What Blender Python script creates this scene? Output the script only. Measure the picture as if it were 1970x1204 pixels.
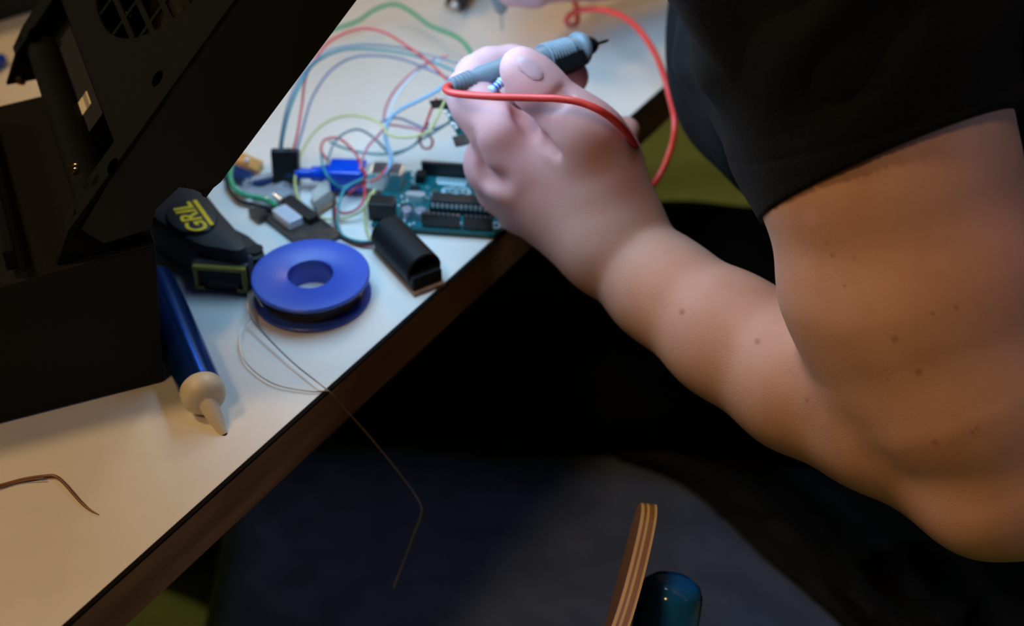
import bpy, bmesh, math, random
import numpy as np
from mathutils import Vector, Matrix, Quaternion
random.seed(4); np.random.seed(4)
PI = math.pi
for o in list(bpy.data.objects): bpy.data.objects.remove(o, do_unlink=True)
SC = bpy.context.scene
COL = SC.collection

# ---------------------------------------------------------------- camera
TZ = 0.75                       # table top height
CZ = 1.19                       # camera height
EL = math.radians(39.0)
FPX = 2736.0
cam_d = bpy.data.cameras.new('camera'); cam = bpy.data.objects.new('camera', cam_d); COL.objects.link(cam)
cam.location = (0, 0, CZ); cam.rotation_euler = (PI/2 - EL, 0, 0)
cam_d.sensor_width = 36.0; cam_d.lens = 36.0*FPX/1970.0
cam_d.clip_start = 0.02
cam_d.dof.use_dof = True; cam_d.dof.focus_distance = 0.60; cam_d.dof.aperture_fstop = 6.0
SC.camera = cam
# ---------------------------------------------------------------- world, lights, exposure
SC.view_settings.view_transform = 'Standard'; SC.view_settings.look = 'None'
SC.view_settings.gamma = 1.0; SC.view_settings.exposure = 0.0; SC.view_settings.use_curve_mapping = False
w = bpy.data.worlds.new('room_light'); SC.world = w; w.use_nodes = True
w.node_tree.nodes['Background'].inputs[0].default_value = (1.0, 0.62, 0.36, 1)
w.node_tree.nodes['Background'].inputs[1].default_value = 0.010
def area(name, loc, target, size, energy, color, spread=PI):
    l = bpy.data.lights.new(name, 'AREA'); l.shape = 'DISK'; l.size = size; l.energy = energy; l.color = color; l.spread = spread
    o = bpy.data.objects.new(name, l); COL.objects.link(o); o.location = loc
    o.rotation_euler = (Vector(target)-Vector(loc)).to_track_quat('-Z', 'Y').to_euler()
    return o
def spot(name, loc, target, ang, blend, size, energy, color):
    l = bpy.data.lights.new(name, 'SPOT'); l.spot_size = math.radians(ang); l.spot_blend = blend; l.shadow_soft_size = size; l.energy = energy; l.color = color
    o = bpy.data.objects.new(name, l); COL.objects.link(o); o.location = loc
    o.rotation_euler = (Vector(target)-Vector(loc)).to_track_quat('-Z', 'Y').to_euler(); return o
area('cool_window_light', (2.0, 0.0, 2.0), (0.1, 0.55, 0.6), 0.5, 5, (0.60, 0.68, 1.0))
area('warm_floor_fill', (-2.6, 1.25, 1.85), (-0.2, 0.8, 0.3), 0.3, 12, (1.0, 0.76, 0.50))  # added fill with no known lamp behind it, brightens the floor under the table
area('warm_ceiling_and_fill', (-1.3, 0.58, 2.75), (0, 0.6, 0.75), 0.32, 15.5, (1.0, 0.62, 0.27))
area('warm_ceiling_and_fill', (0.6, 3.2, 2.7), (0.2, 1.8, 0), 0.5, 14, (1.0, 0.72, 0.40))  # fill added to lift the floor beyond the table, not a known lamp
area('warm_ceiling_and_fill', (-0.75, -0.6, 2.7), (0.0, 0.5, 0.7), 0.35, 10.2, (1.0, 0.62, 0.28))

# ---------------------------------------------------------------- pixel helpers (find where a thing stands)
Fv = Vector((0, math.cos(EL), -math.sin(EL))); Rv = Vector((1, 0, 0)); Uv = Vector((0, math.sin(EL), math.cos(EL)))
CAM = Vector((0, 0, CZ))
def ray(px, py): return Fv + Rv*((px-985)/FPX) + Uv*((602-py)/FPX)
def T(px, py, h=0.0):
    r = ray(px, py); return CAM + r*((TZ+h-CZ)/r.z)
def Z(px, py, z): return T(px, py, z-TZ)
def D(px, py, d): return CAM + ray(px, py)*d
def onplane(px, py, p0, n):
    r = ray(px, py); return CAM + r*((p0-CAM).dot(n)/r.dot(n))
def proj(p):
    q = Vector(p)-CAM; d = q.dot(Fv); return (985+q.dot(Rv)/d*FPX, 602-q.dot(Uv)/d*FPX, d)

# ---------------------------------------------------------------- materials
def mat(name, col, rough=0.5, metal=0.0, noise=0.0, nscale=40.0, bump=0.0, bscale=200.0, coat=0.0, sss=0.0, trans=0.0, alpha=1.0, spec=0.5, sheen=0.0, stretch=None, col2=None):
    m = bpy.data.materials.new(name); m.use_nodes = True
    nt = m.node_tree; b = nt.nodes['Principled BSDF']
    b.inputs['Base Color'].default_value = (*col, 1); b.inputs['Roughness'].default_value = rough
    b.inputs['Metallic'].default_value = metal; b.inputs['Coat Weight'].default_value = coat; b.inputs['Coat Roughness'].default_value = 0.1
    b.inputs['Specular IOR Level'].default_value = spec; b.inputs['Sheen Weight'].default_value = sheen
    b.inputs['Transmission Weight'].default_value = trans; b.inputs['Alpha'].default_value = alpha
    if sss:
        b.inputs['Subsurface Weight'].default_value = sss; b.inputs['Subsurface Radius'].default_value = (0.010, 0.004, 0.002); b.inputs['Subsurface Scale'].default_value = 0.6
    tc = nt.nodes.new('ShaderNodeTexCoord'); src = tc.outputs['Object']
    if stretch:
        mp = nt.nodes.new('ShaderNodeMapping'); mp.inputs['Scale'].default_value = stretch[:3]
        if len(stretch) > 3: mp.inputs['Rotation'].default_value = (0, 0, stretch[3])
        nt.links.new(src, mp.inputs[0]); src = mp.outputs[0]
    n = nt.nodes.new('ShaderNodeTexNoise'); n.inputs['Scale'].default_value = nscale; n.inputs['Detail'].default_value = 5
    nt.links.new(src, n.inputs['Vector'])
    r = nt.nodes.new('ShaderNodeValToRGB')
    c2 = col2 if col2 else tuple(min(1, c*(1+noise)) for c in col); c1 = col if col2 else tuple(c*(1-noise) for c in col)
    r.color_ramp.elements[0].position = 0.35; r.color_ramp.elements[1].position = 0.65
    r.color_ramp.elements[0].color = (*c1, 1); r.color_ramp.elements[1].color = (*c2, 1)
    nt.links.new(n.outputs[0], r.inputs[0]); nt.links.new(r.outputs[0], b.inputs['Base Color'])
    if bump:
        n2 = nt.nodes.new('ShaderNodeTexNoise'); n2.inputs['Scale'].default_value = bscale; n2.inputs['Detail'].default_value = 3
        nt.links.new(src, n2.inputs['Vector'])
        bp = nt.nodes.new('ShaderNodeBump'); bp.inputs['Strength'].default_value = bump; bp.inputs['Distance'].default_value = 0.001
        nt.links.new(n2.outputs[0], bp.inputs['Height']); nt.links.new(bp.outputs[0], b.inputs['Normal'])
    return m
M = {}
M['laminate'] = mat('white_laminate', (0.74, 0.72, 0.69), 0.42, noise=0.015, nscale=60, bump=0.05, bscale=900)
M['edge_wood'] = mat('edge_wood', (0.27, 0.135, 0.055), 0.5, noise=0.3, nscale=14, stretch=(1, 1, 6), bump=0.1)
M['edge_line'] = mat('edge_seam', (0.006, 0.005, 0.004), 0.9, spec=0.1)
M['steel'] = mat('steel', (0.55, 0.55, 0.56), 0.28, metal=1, noise=0.04)
M['brass'] = mat('brass_screw', (0.8, 0.55, 0.28), 0.2, metal=1)
M['powder'] = mat('black_powder_coat', (0.0042, 0.0050, 0.0064), 0.7, noise=0.1, nscale=400, bump=0.25, bscale=1500, spec=0.07)
M['black_gloss'] = mat('black_plastic', (0.006, 0.006, 0.007), 0.4)
M['base_black'] = mat('base_black_paint', (0.0035, 0.0037, 0.0042), 0.6, noise=0.1, nscale=400, bump=0.2, bscale=1500, spec=0.2)
M['void'] = mat('dark_opening', (0.001, 0.001, 0.001), 1.0, spec=0.0)
M['black_matte'] = mat('matte_black', (0.005, 0.005, 0.005), 0.75)
M['rubber'] = mat('black_rubber', (0.014, 0.015, 0.018), 0.62, noise=0.1, bump=0.2, bscale=800)
M['dark_rubber'] = mat('dark_rubber', (0.005, 0.0055, 0.007), 0.6, noise=0.1, bump=0.2, bscale=800, spec=0.25)
M['yellow'] = mat('yellow_print', (0.80, 0.52, 0.02), 0.5, noise=0.05)
M['yellow_p'] = mat('yellow_plastic', (0.22, 0.17, 0.02), 0.5, noise=0.05)
M['spool'] = mat('blue_spool_plastic', (0.035, 0.085, 0.50), 0.36, noise=0.03, sss=0.1)
M['solder'] = mat('solder_winding', (0.16, 0.14, 0.13), 0.38, metal=0.9, noise=0.25, nscale=900, stretch=(0.1, 0.1, 3))
M['solder_wire'] = mat('solder_wire', (0.42, 0.38, 0.36), 0.35, metal=0.9)
M['tube_blue'] = mat('blue_metallic_tube', (0.015, 0.075, 0.36), 0.24, metal=0.85, noise=0.05)
M['cream'] = mat('cream_plastic', (0.62, 0.55, 0.42), 0.45, noise=0.03, sss=0.1)
M['copper'] = mat('brown_wire', (0.16, 0.06, 0.03), 0.45, noise=0.2)
M['pcb'] = mat('teal_pcb', (0.0, 0.105, 0.125), 0.35, noise=0.18, nscale=260)
M['pcb_dark'] = mat('dark_board', (0.05, 0.035, 0.03), 0.45, noise=0.3, nscale=300)
M['pcb_edge'] = mat('pcb_edge', (0.004, 0.06, 0.055), 0.5)
M['silk'] = mat('white_print', (0.55, 0.72, 0.78), 0.5)
M['silk_l'] = mat('light_teal_print', (0.08, 0.36, 0.42), 0.5)
M['chip'] = mat('black_chip', (0.012, 0.012, 0.014), 0.45)
M['tin'] = mat('tinned_metal', (0.80, 0.80, 0.80), 0.28, metal=0.6)
M['gold'] = mat('gold_pad', (0.75, 0.55, 0.25), 0.3, metal=1)
M['cap'] = mat('capacitor_top', (0.45, 0.45, 0.55), 0.35, metal=0.7)
M['usb_blue'] = mat('translucent_blue_plastic', (0.0, 0.06, 0.58), 0.2, noise=0.03, coat=0.3, sss=0.2)
M['cable_dark'] = mat('dark_blue_cable', (0.01, 0.03, 0.12), 0.4)
M['foil'] = mat('clear_bag_film', (0.50, 0.50, 0.55), 0.15, alpha=0.42)
M['orange'] = mat('orange_wood', (0.62, 0.30, 0.09), 0.5, noise=0.15)
M['brown'] = mat('brown_board', (0.26, 0.15, 0.09), 0.6, noise=0.2, nscale=120)
M['ceramic'] = mat('grey_ceramic', (0.46, 0.43, 0.40), 0.45, noise=0.06, nscale=200)
M['ribbed'] = mat('white_ribbed_connector', (0.75, 0.76, 0.85), 0.4)
M['probe_grey'] = mat('light_grey_blue_plastic', (0.21, 0.25, 0.29), 0.4, noise=0.03)
M['red_cable'] = mat('red_silicone_cable', (0.80, 0.055, 0.045), 0.34, noise=0.02, coat=0.1)
M['shirt'] = mat('black_cotton', (0.0058, 0.0064, 0.0082), 0.9, noise=0.25, nscale=700, bump=0.5, bscale=1400, sheen=0.02, spec=0.1)
M['trousers'] = mat('black_trousers', (0.005, 0.005, 0.006), 0.9, noise=0.2, bump=0.3, bscale=900, spec=0.1)
M['jacket'] = mat('dark_brown_jacket', (0.016, 0.013, 0.010), 0.85, noise=0.2, bump=0.3, bscale=600, spec=0.15)
M['seat_fab'] = mat('dark_blue_grey_upholstery', (0.11, 0.145, 0.23), 0.9, noise=0.15, nscale=30, bump=0.5, bscale=900, spec=0.1)
M['blue_frame'] = mat('glossy_blue_enamel', (0.014, 0.18, 0.52), 0.14, coat=0.6)
M['carpet'] = mat('green_floor', (0.24, 0.31, 0.07), 0.85, noise=0.12, nscale=50, bump=0.3)
M['nail'] = mat('fingernail', (0.60, 0.35, 0.40), 0.35, sss=0.2)
M['hair'] = mat('brown_hair', (0.03, 0.018, 0.01), 0.6, noise=0.4, nscale=200, bump=0.8, bscale=300)
M['sole'] = mat('shoe_black', (0.01, 0.01, 0.01), 0.6)
M['resistor'] = mat('blue_component', (0.12, 0.30, 0.62), 0.25, coat=0.3)
M['clearglass'] = mat('pale_component_body', (0.45, 0.62, 0.75), 0.2)
M['wall'] = mat('dark_wall', (0.05, 0.045, 0.04), 0.9, noise=0.05)
def wiremat(name, c): return mat(name, c, 0.4, noise=0.03)
WC = {'grey': wiremat('grey_wire', (0.20, 0.23, 0.27)), 'teal': wiremat('teal_wire', (0.02, 0.26, 0.30)), 'red': wiremat('red_wire', (0.62, 0.05, 0.06)),
      'blue': wiremat('pale_blue_wire', (0.25, 0.42, 0.60)), 'slate': wiremat('slate_wire', (0.17, 0.19, 0.30)), 'green': wiremat('green_wire', (0.03, 0.36, 0.18)),
      'yellow': wiremat('yellow_wire', (0.60, 0.56, 0.22)), 'black': wiremat('black_wire', (0.015, 0.015, 0.02)), 'white': wiremat('white_wire', (0.7, 0.72, 0.76)),
      'pink': wiremat('pink_wire', (0.55, 0.14, 0.20))}
# plywood with visible plies (layers across local x)
def ply_mat():
    m = bpy.data.materials.new('plywood_edge'); m.use_nodes = True; nt = m.node_tree; b = nt.nodes['Principled BSDF']
    b.inputs['Roughness'].default_value = 0.28
    tc = nt.nodes.new('ShaderNodeTexCoord'); sp = nt.nodes.new('ShaderNodeSeparateXYZ'); nt.links.new(tc.outputs['Object'], sp.inputs[0])
    r = nt.nodes.new('ShaderNodeValToRGB'); r.color_ramp.interpolation = 'LINEAR'
    mr = nt.nodes.new('ShaderNodeMapRange'); mr.inputs[1].default_value = -0.0050; mr.inputs[2].default_value = 0.0050
    nt.links.new(sp.outputs[0], mr.inputs[0]); nt.links.new(mr.outputs[0], r.inputs[0])
    lt = (0.50, 0.26, 0.075, 1); dk = (0.22, 0.075, 0.012, 1)
    els = [(0, dk), (0.06, lt), (0.2, lt), (0.24, dk), (0.36, dk), (0.42, lt), (0.52, lt), (0.57, dk), (0.82, dk), (0.88, lt), (1.0, lt)]
    r.color_ramp.elements[0].color = els[0][1]; r.color_ramp.elements[1].color = els[-1][1]
    for p, c in els[1:-1]:
        e = r.color_ramp.elements.new(p); e.color = c
    n = nt.nodes.new('ShaderNodeTexNoise'); n.inputs['Scale'].default_value = 300
    mx = nt.nodes.new('ShaderNodeMixRGB'); mx.blend_type = 'MULTIPLY'; mx.inputs[0].default_value = 0.25
    nt.links.new(r.outputs[0], mx.inputs[1]); nt.links.new(n.outputs[0], mx.inputs[2]); nt.links.new(mx.outputs[0], b.inputs['Base Color'])
    return m
M['ply'] = ply_mat()
M['ply_face'] = mat('brown_veneer', (0.17, 0.065, 0.022), 0.4, noise=0.2, nscale=30, stretch=(1, 1, 0.15))
def emis(name, c, st_):
    m = bpy.data.materials.new(name); m.use_nodes = True; b = m.node_tree.nodes['Principled BSDF']
    b.inputs['Base Color'].default_value = (0.1, 0.1, 0.1, 1); b.inputs['Emission Color'].default_value = (*c, 1); b.inputs['Emission Strength'].default_value = st_; return m
M['screen'] = emis('lit_display', (0.40, 0.70, 1.0), 8.2)
def skin_mat():
    m = bpy.data.materials.new('skin'); m.use_nodes = True; nt = m.node_tree; b = nt.nodes['Principled BSDF']
    b.inputs['Roughness'].default_value = 0.58; b.inputs['Specular IOR Level'].default_value = 0.35
    b.inputs['Subsurface Weight'].default_value = 0.35; b.inputs['Subsurface Radius'].default_value = (0.010, 0.004, 0.0022); b.inputs['Subsurface Scale'].default_value = 0.5
    tc = nt.nodes.new('ShaderNodeTexCoord')
    n = nt.nodes.new('ShaderNodeTexNoise'); n.inputs['Scale'].default_value = 28; n.inputs['Detail'].default_value = 6
    nt.links.new(tc.outputs['Object'], n.inputs['Vector'])
    r = nt.nodes.new('ShaderNodeValToRGB'); r.color_ramp.elements[0].position = 0.3; r.color_ramp.elements[1].position = 0.7
    r.color_ramp.elements[0].color = (0.57, 0.30, 0.215, 1); r.color_ramp.elements[1].color = (0.66, 0.39, 0.305, 1)
    nt.links.new(n.outputs[0], r.inputs[0])
    at = nt.nodes.new('ShaderNodeAttribute'); at.attribute_name = 'pigment'
    sp = nt.nodes.new('ShaderNodeSeparateColor'); nt.links.new(at.outputs['Color'], sp.inputs[0])
    m1 = nt.nodes.new('ShaderNodeMixRGB'); m1.inputs[2].default_value = (0.72, 0.37, 0.41, 1)      # redder skin of the hand
    m2 = nt.nodes.new('ShaderNodeMixRGB'); m2.inputs[2].default_value = (0.16, 0.045, 0.02, 1)     # moles
    nt.links.new(sp.outputs[1], m1.inputs[0]); nt.links.new(r.outputs[0], m1.inputs[1])
    nt.links.new(sp.outputs[0], m2.inputs[0]); nt.links.new(m1.outputs[0], m2.inputs[1]); nt.links.new(m2.outputs[0], b.inputs['Base Color'])
    n2 = nt.nodes.new('ShaderNodeTexNoise'); n2.inputs['Scale'].default_value = 1600; n2.inputs['Detail'].default_value = 4
    nt.links.new(tc.outputs['Object'], n2.inputs['Vector'])
    bp = nt.nodes.new('ShaderNodeBump'); bp.inputs['Strength'].default_value = 0.35; bp.inputs['Distance'].default_value = 0.0006
    nt.links.new(n2.outputs[0], bp.inputs['Height']); nt.links.new(bp.outputs[0], b.inputs['Normal'])
    return m
M['skin'] = skin_mat()

# ---------------------------------------------------------------- object helpers
def obj(name, bm, m, parent=None, smooth=False):
    me = bpy.data.meshes.new(name)
    if isinstance(bm, bmesh.types.BMesh):
        bmesh.ops.recalc_face_normals(bm, faces=bm.faces)
        bm.to_mesh(me); bm.free()
    else:
        me.from_pydata([tuple(v) for v in bm[0]], [], bm[1]); me.update()
    ms = m if isinstance(m, (list, tuple)) else [m]
    for x in ms: me.materials.append(M[x] if isinstance(x, str) else x)
    if smooth:
        me.polygons.foreach_set('use_smooth', [True]*len(me.polygons)); me.set_sharp_from_angle(angle=math.radians(38))
    o = bpy.data.objects.new(name, me); COL.objects.link(o)
    if parent is not None: o.parent = parent
    return o
def thing(name, label, cat, loc=(0, 0, 0), group=None):
    o = bpy.data.objects.new(name, None); COL.objects.link(o); o.location = loc; o.empty_display_size = 0.02
    o['label'] = label; o['category'] = cat
    if group: o['group'] = group
    return o
def part(name, bm, m, parent, smooth=False, label=None):
    """child mesh whose vertices were written in world space (thing origin / part origin removed)"""
    o = obj(name, bm, m, parent, smooth)
    wl = Vector(parent.location); p = parent.parent
    while p is not None: wl += Vector(p.location); p = p.parent
    o.data.transform(Matrix.Translation(-wl))
    if label: o['label'] = label
    return o
def tag(o, label, cat, group=None):
    o['label'] = label; o['category'] = cat
    if group: o['group'] = group
    return o
def struct(name, bm, m):
    o = obj(name, bm, m); o['kind'] = 'structure'; return o
def frame(x, y, z, o):
    return Matrix(((x[0], y[0], z[0], o[0]), (x[1], y[1], z[1], o[1]), (x[2], y[2], z[2], o[2]), (0, 0, 0, 1)))
def box(bm, lo, hi, mtx=None, bev=0.0, seg=2):
    lo = Vector(lo); hi = Vector(hi); c = (lo+hi)/2; s = hi-lo
    r = bmesh.ops.create_cube(bm, size=1.0, matrix=Matrix.Translation(c) @ Matrix.Diagonal((*s, 1)))
    vs = r['verts']
    if bev > 0:
        es = list({e for v in vs for e in v.link_edges})
        rr = bmesh.ops.bevel(bm, geom=es, offset=bev, segments=seg, profile=0.6, affect='EDGES')
        vs = list({v for f in rr['faces'] for v in f.verts} | {v for v in vs if v.is_valid})
    if mtx is not None:
        bmesh.ops.transform(bm, matrix=mtx, verts=vs)
    return bm
def lathe(bm, prof, mtx=Matrix(), n=48, closed=False):
    """prof: (r, z) list, revolved about z"""
    rings = []
    for r, z in prof:
        if r < 1e-7: rings.append([bm.verts.new(mtx @ Vector((0, 0, z)))])
        else: rings.append([bm.verts.new(mtx @ Vector((r*math.cos(2*PI*i/n), r*math.sin(2*PI*i/n), z))) for i in range(n)])
    pairs = list(zip(rings, rings[1:]))
    if closed: pairs.append((rings[-1], rings[0]))
    for a, b in pairs:
        for i in range(n):
            j = (i+1) % n
            if len(a) == 1 and len(b) == 1: continue
            if len(a) == 1: bm.faces.new((a[0], b[i], b[j]))
            elif len(b) == 1: bm.faces.new((a[i], b[0], a[j]))
            else: bm.faces.new((a[i], b[i], b[j], a[j]))
    return bm
def axis_m(a, b):
    """matrix taking local z to the direction a->b, origin a"""
    a = Vector(a); q = (Vector(b)-a).to_track_quat('Z', 'Y'); return Matrix.Translation(a) @ q.to_matrix().to_4x4()
def catmull(pts, n=8):
    P = [Vector(p) for p in pts]; P = [P[0]*2-P[1]] + P + [P[-1]*2-P[-2]]; out = []
    for i in range(1, len(P)-2):
        for k in range(n):
            t = k/n; a, b, c, d = P[i-1:i+3]
            out.append(0.5*((2*b)+(c-a)*t+(2*a-5*b+4*c-d)*t*t+(3*b-a-3*c+d)*t**3))
    out.append(P[-2]); return out
def tube(bm, pts, r, n=10, smooth=8, taper=None):
    P = catmull(pts, smooth) if smooth else [Vector(p) for p in pts]
    t0 = (P[1]-P[0]).normalized(); up = Vector((0, 0, 1)) if abs(t0.z) < 0.9 else Vector((1, 0, 0))
    nrm = (up - t0*up.dot(t0)).normalized(); rings = []; L = len(P)
    for i, p in enumerate(P):
        t = (P[min(i+1, L-1)]-P[max(i-1, 0)])
        t = t.normalized() if t.length > 1e-9 else t0
        nrm = (nrm - t*nrm.dot(t)).normalized(); bn = t.cross(nrm)
        rr = r if taper is None else r*taper(i/(L-1))
        rings.append([bm.verts.new(p + (nrm*math.cos(2*PI*k/n)+bn*math.sin(2*PI*k/n))*rr) for k in range(n)])
    for a, b in zip(rings, rings[1:]):
        for k in range(n): bm.faces.new((a[k], a[(k+1) % n], b[(k+1) % n], b[k]))
    bm.faces.new(rings[0][::-1]); bm.faces.new(rings[-1])
    return bm
def prism(bm, pts, ext, bev=0.0):
    """pts: world-space polygon, extruded by vector ext"""
    a = [bm.verts.new(Vector(p)) for p in pts]; b = [bm.verts.new(Vector(p)+Vector(ext)) for p in pts]; n = len(a)
    fs = [bm.faces.new(a[::-1]), bm.faces.new(b)]
    for i in range(n): fs.append(bm.faces.new((a[i], a[(i+1) % n], b[(i+1) % n], b[i])))
    if bev:
        es = [e for e in {e for f in fs for e in f.edges}]
        bmesh.ops.bevel(bm, geom=es, offset=bev, segments=3, profile=0.6, affect='EDGES')
    return bm
def sphere(bm, c, r, scale=(1, 1, 1), mtx=None, u=20, v=12):
    m = Matrix.Translation(Vector(c)) @ (mtx if mtx else Matrix()) @ Matrix.Diagonal((*scale, 1))
    bmesh.ops.create_uvsphere(bm, u_segments=u, v_segments=v, radius=r, matrix=m); return bm
def textmesh(s, size, depth, mtx, shear=0.0, bold=0.0):
    cu = bpy.data.curves.new('lettering', 'FONT'); cu.body = s; cu.size = size; cu.extrude = depth; cu.shear = shear; cu.offset = bold
    cu.align_x = 'CENTER'; cu.align_y = 'CENTER'
    to = bpy.data.objects.new('lettering', cu); COL.objects.link(to)
    dg = bpy.context.evaluated_depsgraph_get(); dg.update()
    me = bpy.data.meshes.new_from_object(to.evaluated_get(dg))
    bpy.data.objects.remove(to, do_unlink=True); bpy.data.curves.remove(cu)
    bm = bmesh.new(); bm.from_mesh(me); bpy.data.meshes.remove(me); bmesh.ops.transform(bm, matrix=mtx, verts=bm.verts); return bm

# ================================================================ SETTING
bm = bmesh.new(); box(bm, (-4, -3, -0.1), (4, 5, 0)); struct('floor', bm, 'carpet')
bm = bmesh.new(); box(bm, (-4, 5, 0), (4, 5.1, 3.0)); struct('wall_back', bm, 'wall')
bm = bmesh.new(); box(bm, (4, -3, 0), (4.1, 5, 3.0)); struct('wall_right', bm, 'wall')
bm = bmesh.new(); box(bm, (-4.1, -3, 0), (-4, 5, 3.0)); struct('wall_left', bm, 'wall')
bm = bmesh.new(); box(bm, (-4, -3, 3.0), (4, 5, 3.1)); struct('ceiling', bm, 'wall')

# ================================================================ TABLE
pa, pb = T(131, 1204), T(1291, 160)
te = (pb-pa).normalized(); tn = Vector((-te.y, te.x, 0))        # tn points into the table
t0 = pa - te*0.55; t0.z = 0
Lx, Wy, TH = 1.75, 0.80, 0.026
TM = frame(te, tn, Vector((0, 0, 1)), t0)
tb = thing('table', 'white laminate table with brown wooden edge holding the electronics', 'table', (t0.x, t0.y, 0))
bm = bmesh.new(); box(bm, (0.002, 0.002, TZ-TH+0.0003), (Lx-0.002, Wy-0.002, TZ), TM @ Matrix.Translation((0, 0, 0)), 0.0004, 1)
top = part('tabletop', bm, 'laminate', tb)
EW = 0.0022
bm = bmesh.new(); 
for lo, hi in (((0, 0, TZ-TH), (Lx, EW, TZ-0.0012)), ((0, Wy-EW, TZ-TH), (Lx, Wy, TZ-0.0012)), ((0, EW, TZ-TH), (EW, Wy-EW, TZ-0.0012)), ((Lx-EW, EW, TZ-TH), (Lx, Wy-EW, TZ-0.0012))): box(bm, lo, hi, TM)
part('wooden_edging', bm, 'edge_wood', tb)
bm = bmesh.new()
for lo, hi in (((0, 0, TZ-0.0012), (Lx, EW, TZ-0.0001)), ((0, Wy-EW, TZ-0.0012), (Lx, Wy, TZ-0.0001))): box(bm, lo, hi, TM)
part('edge_seam', bm, 'edge_line', tb)
for x, y in ((0.06, 0.10), (Lx-0.06, 0.10), (0.06, Wy-0.06), (Lx-0.06, Wy-0.06)):
    bm = bmesh.new(); box(bm, (x-0.02, y-0.02, 0), (x+0.02, y+0.02, TZ-TH), TM, 0.002); part('leg', bm, 'black_gloss', tb)

# ================================================================ BLACK METAL DEVICE
A0, A1 = T(310, 737), T(0, 817)
b1 = (A0-A1).normalized(); b2 = Vector((-b1.y, b1.x, 0)); zz = Vector((0, 0, 1))
def fp(px, py): return onplane(px, py, A0, b2)
BH = (fp(300, 468)-A0).z
BD = 0.150; BL = 0.26
org = A0 - b1*BL
dv = thing('metal_enclosure', 'black metal device with a low base box and a tilted fan housing', 'device', (org.x, org.y, TZ))
BM_ = frame(b1, b2, zz, org)
pl_, pr_ = fp(0, 553), fp(300, 469); tl = Vector((org.x, org.y, pl_.z))
bm = bmesh.new(); prism(bm, [org+zz*0.0008, fp(316, 737)+zz*0.0008, fp(313, 700), pr_, pl_, tl], b2*BD, 0.0012); part('base_box', bm, 'base_black', dv)
for x in (0.03, BL-0.03):
    for y in (0.02, BD-0.02):
        bm = bmesh.new(); lathe(bm, [(0, 0), (0.007, 0), (0.007, 0.0008), (0, 0.0008)], BM_ @ Matrix.Translation((x, y, 0)), 20); part('rubber_foot', bm, 'black_matte', dv)
bm = bmesh.new(); box(bm, (BL-0.052, 0.004, BH), (BL-0.047, BD-0.01, BH+0.010), BM_, 0.0012); part('top_rib', bm, 'powder', dv)
# tilted housing: side profile lies in the vertical front plane of the base
H0 = fp(235, 306); H1 = fp(455, 0)
Ld = (H1-H0).normalized(); HL = (H1-H0).length + 0.22
Nd = Vector(b1*Ld.z - zz*(Ld.dot(b1))).normalized()              # thickness direction (down and to the right)
C0 = fp(404, 378)
HT = abs((C0-H0).dot(Nd)); lo_l = (C0-H0).dot(Ld)
HD = 0.118
# depth of the housing: far edge of the fan face passes the pixel (62,30)
best = min(((abs((Vector(proj(H0+b2*dd+Ld*l)[:2])-Vector((62, 30))).length), dd) for dd in np.linspace(0.05, 0.25, 81) for l in np.linspace(-0.03, 0.06, 46)))
HD = best[1]
def HP(l, n, a): return H0 + Ld*l + Nd*n + b2*a
def pln(px, py):
    q = fp(px, py)-H0; return (q.dot(Ld), q.dot(Nd))
prof = [(0, 0), (HL, 0), (HL, HT), (lo_l+0.008, HT), (lo_l+0.003, HT-0.0015), (lo_l, HT-0.007), pln(345, 360), pln(300, 402), pln(290, 440), pln(200, 468), pln(157, 442)]
bm = bmesh.new(); prism(bm, [HP(l, n, 0.0) for l, n in prof], b2*0.002); prism(bm, [HP(l, n, HD-0.002) for l, n in prof], b2*0.002)
prism(bm, [HP(0, HT-0.002, 0.002), HP(HL, HT-0.002, 0.002), HP(HL, HT, 0.002), HP(0, HT, 0.002)], b2*(HD-0.004))
prism(bm, [HP(0.001, 0.002, 0.002), HP(0.001, HT-0.002, 0.002), HP(0.003, HT-0.002, 0.002), HP(0.003, 0.002, 0.002)], b2*(HD-0.004))
prism(bm, [HP(HL-0.002, 0.002, 0.002), HP(HL-0.002, HT-0.002, 0.002), HP(HL, HT-0.002, 0.002), HP(HL, 0.002, 0.002)], b2*(HD-0.004))
hs = part('tilted_housing', bm, 'black_matte', dv)
# glowing display panel on the outer side of the housing, facing the work
bm = bmesh.new(); prism(bm, [HP(lo_l+0.055, HT, 0.008), HP(HL-0.008, HT, 0.008), HP(HL-0.008, HT, HD-0.008), HP(lo_l+0.055, HT, HD-0.008)], Nd*0.0015)
part('display_panel', bm, 'screen', dv)
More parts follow.
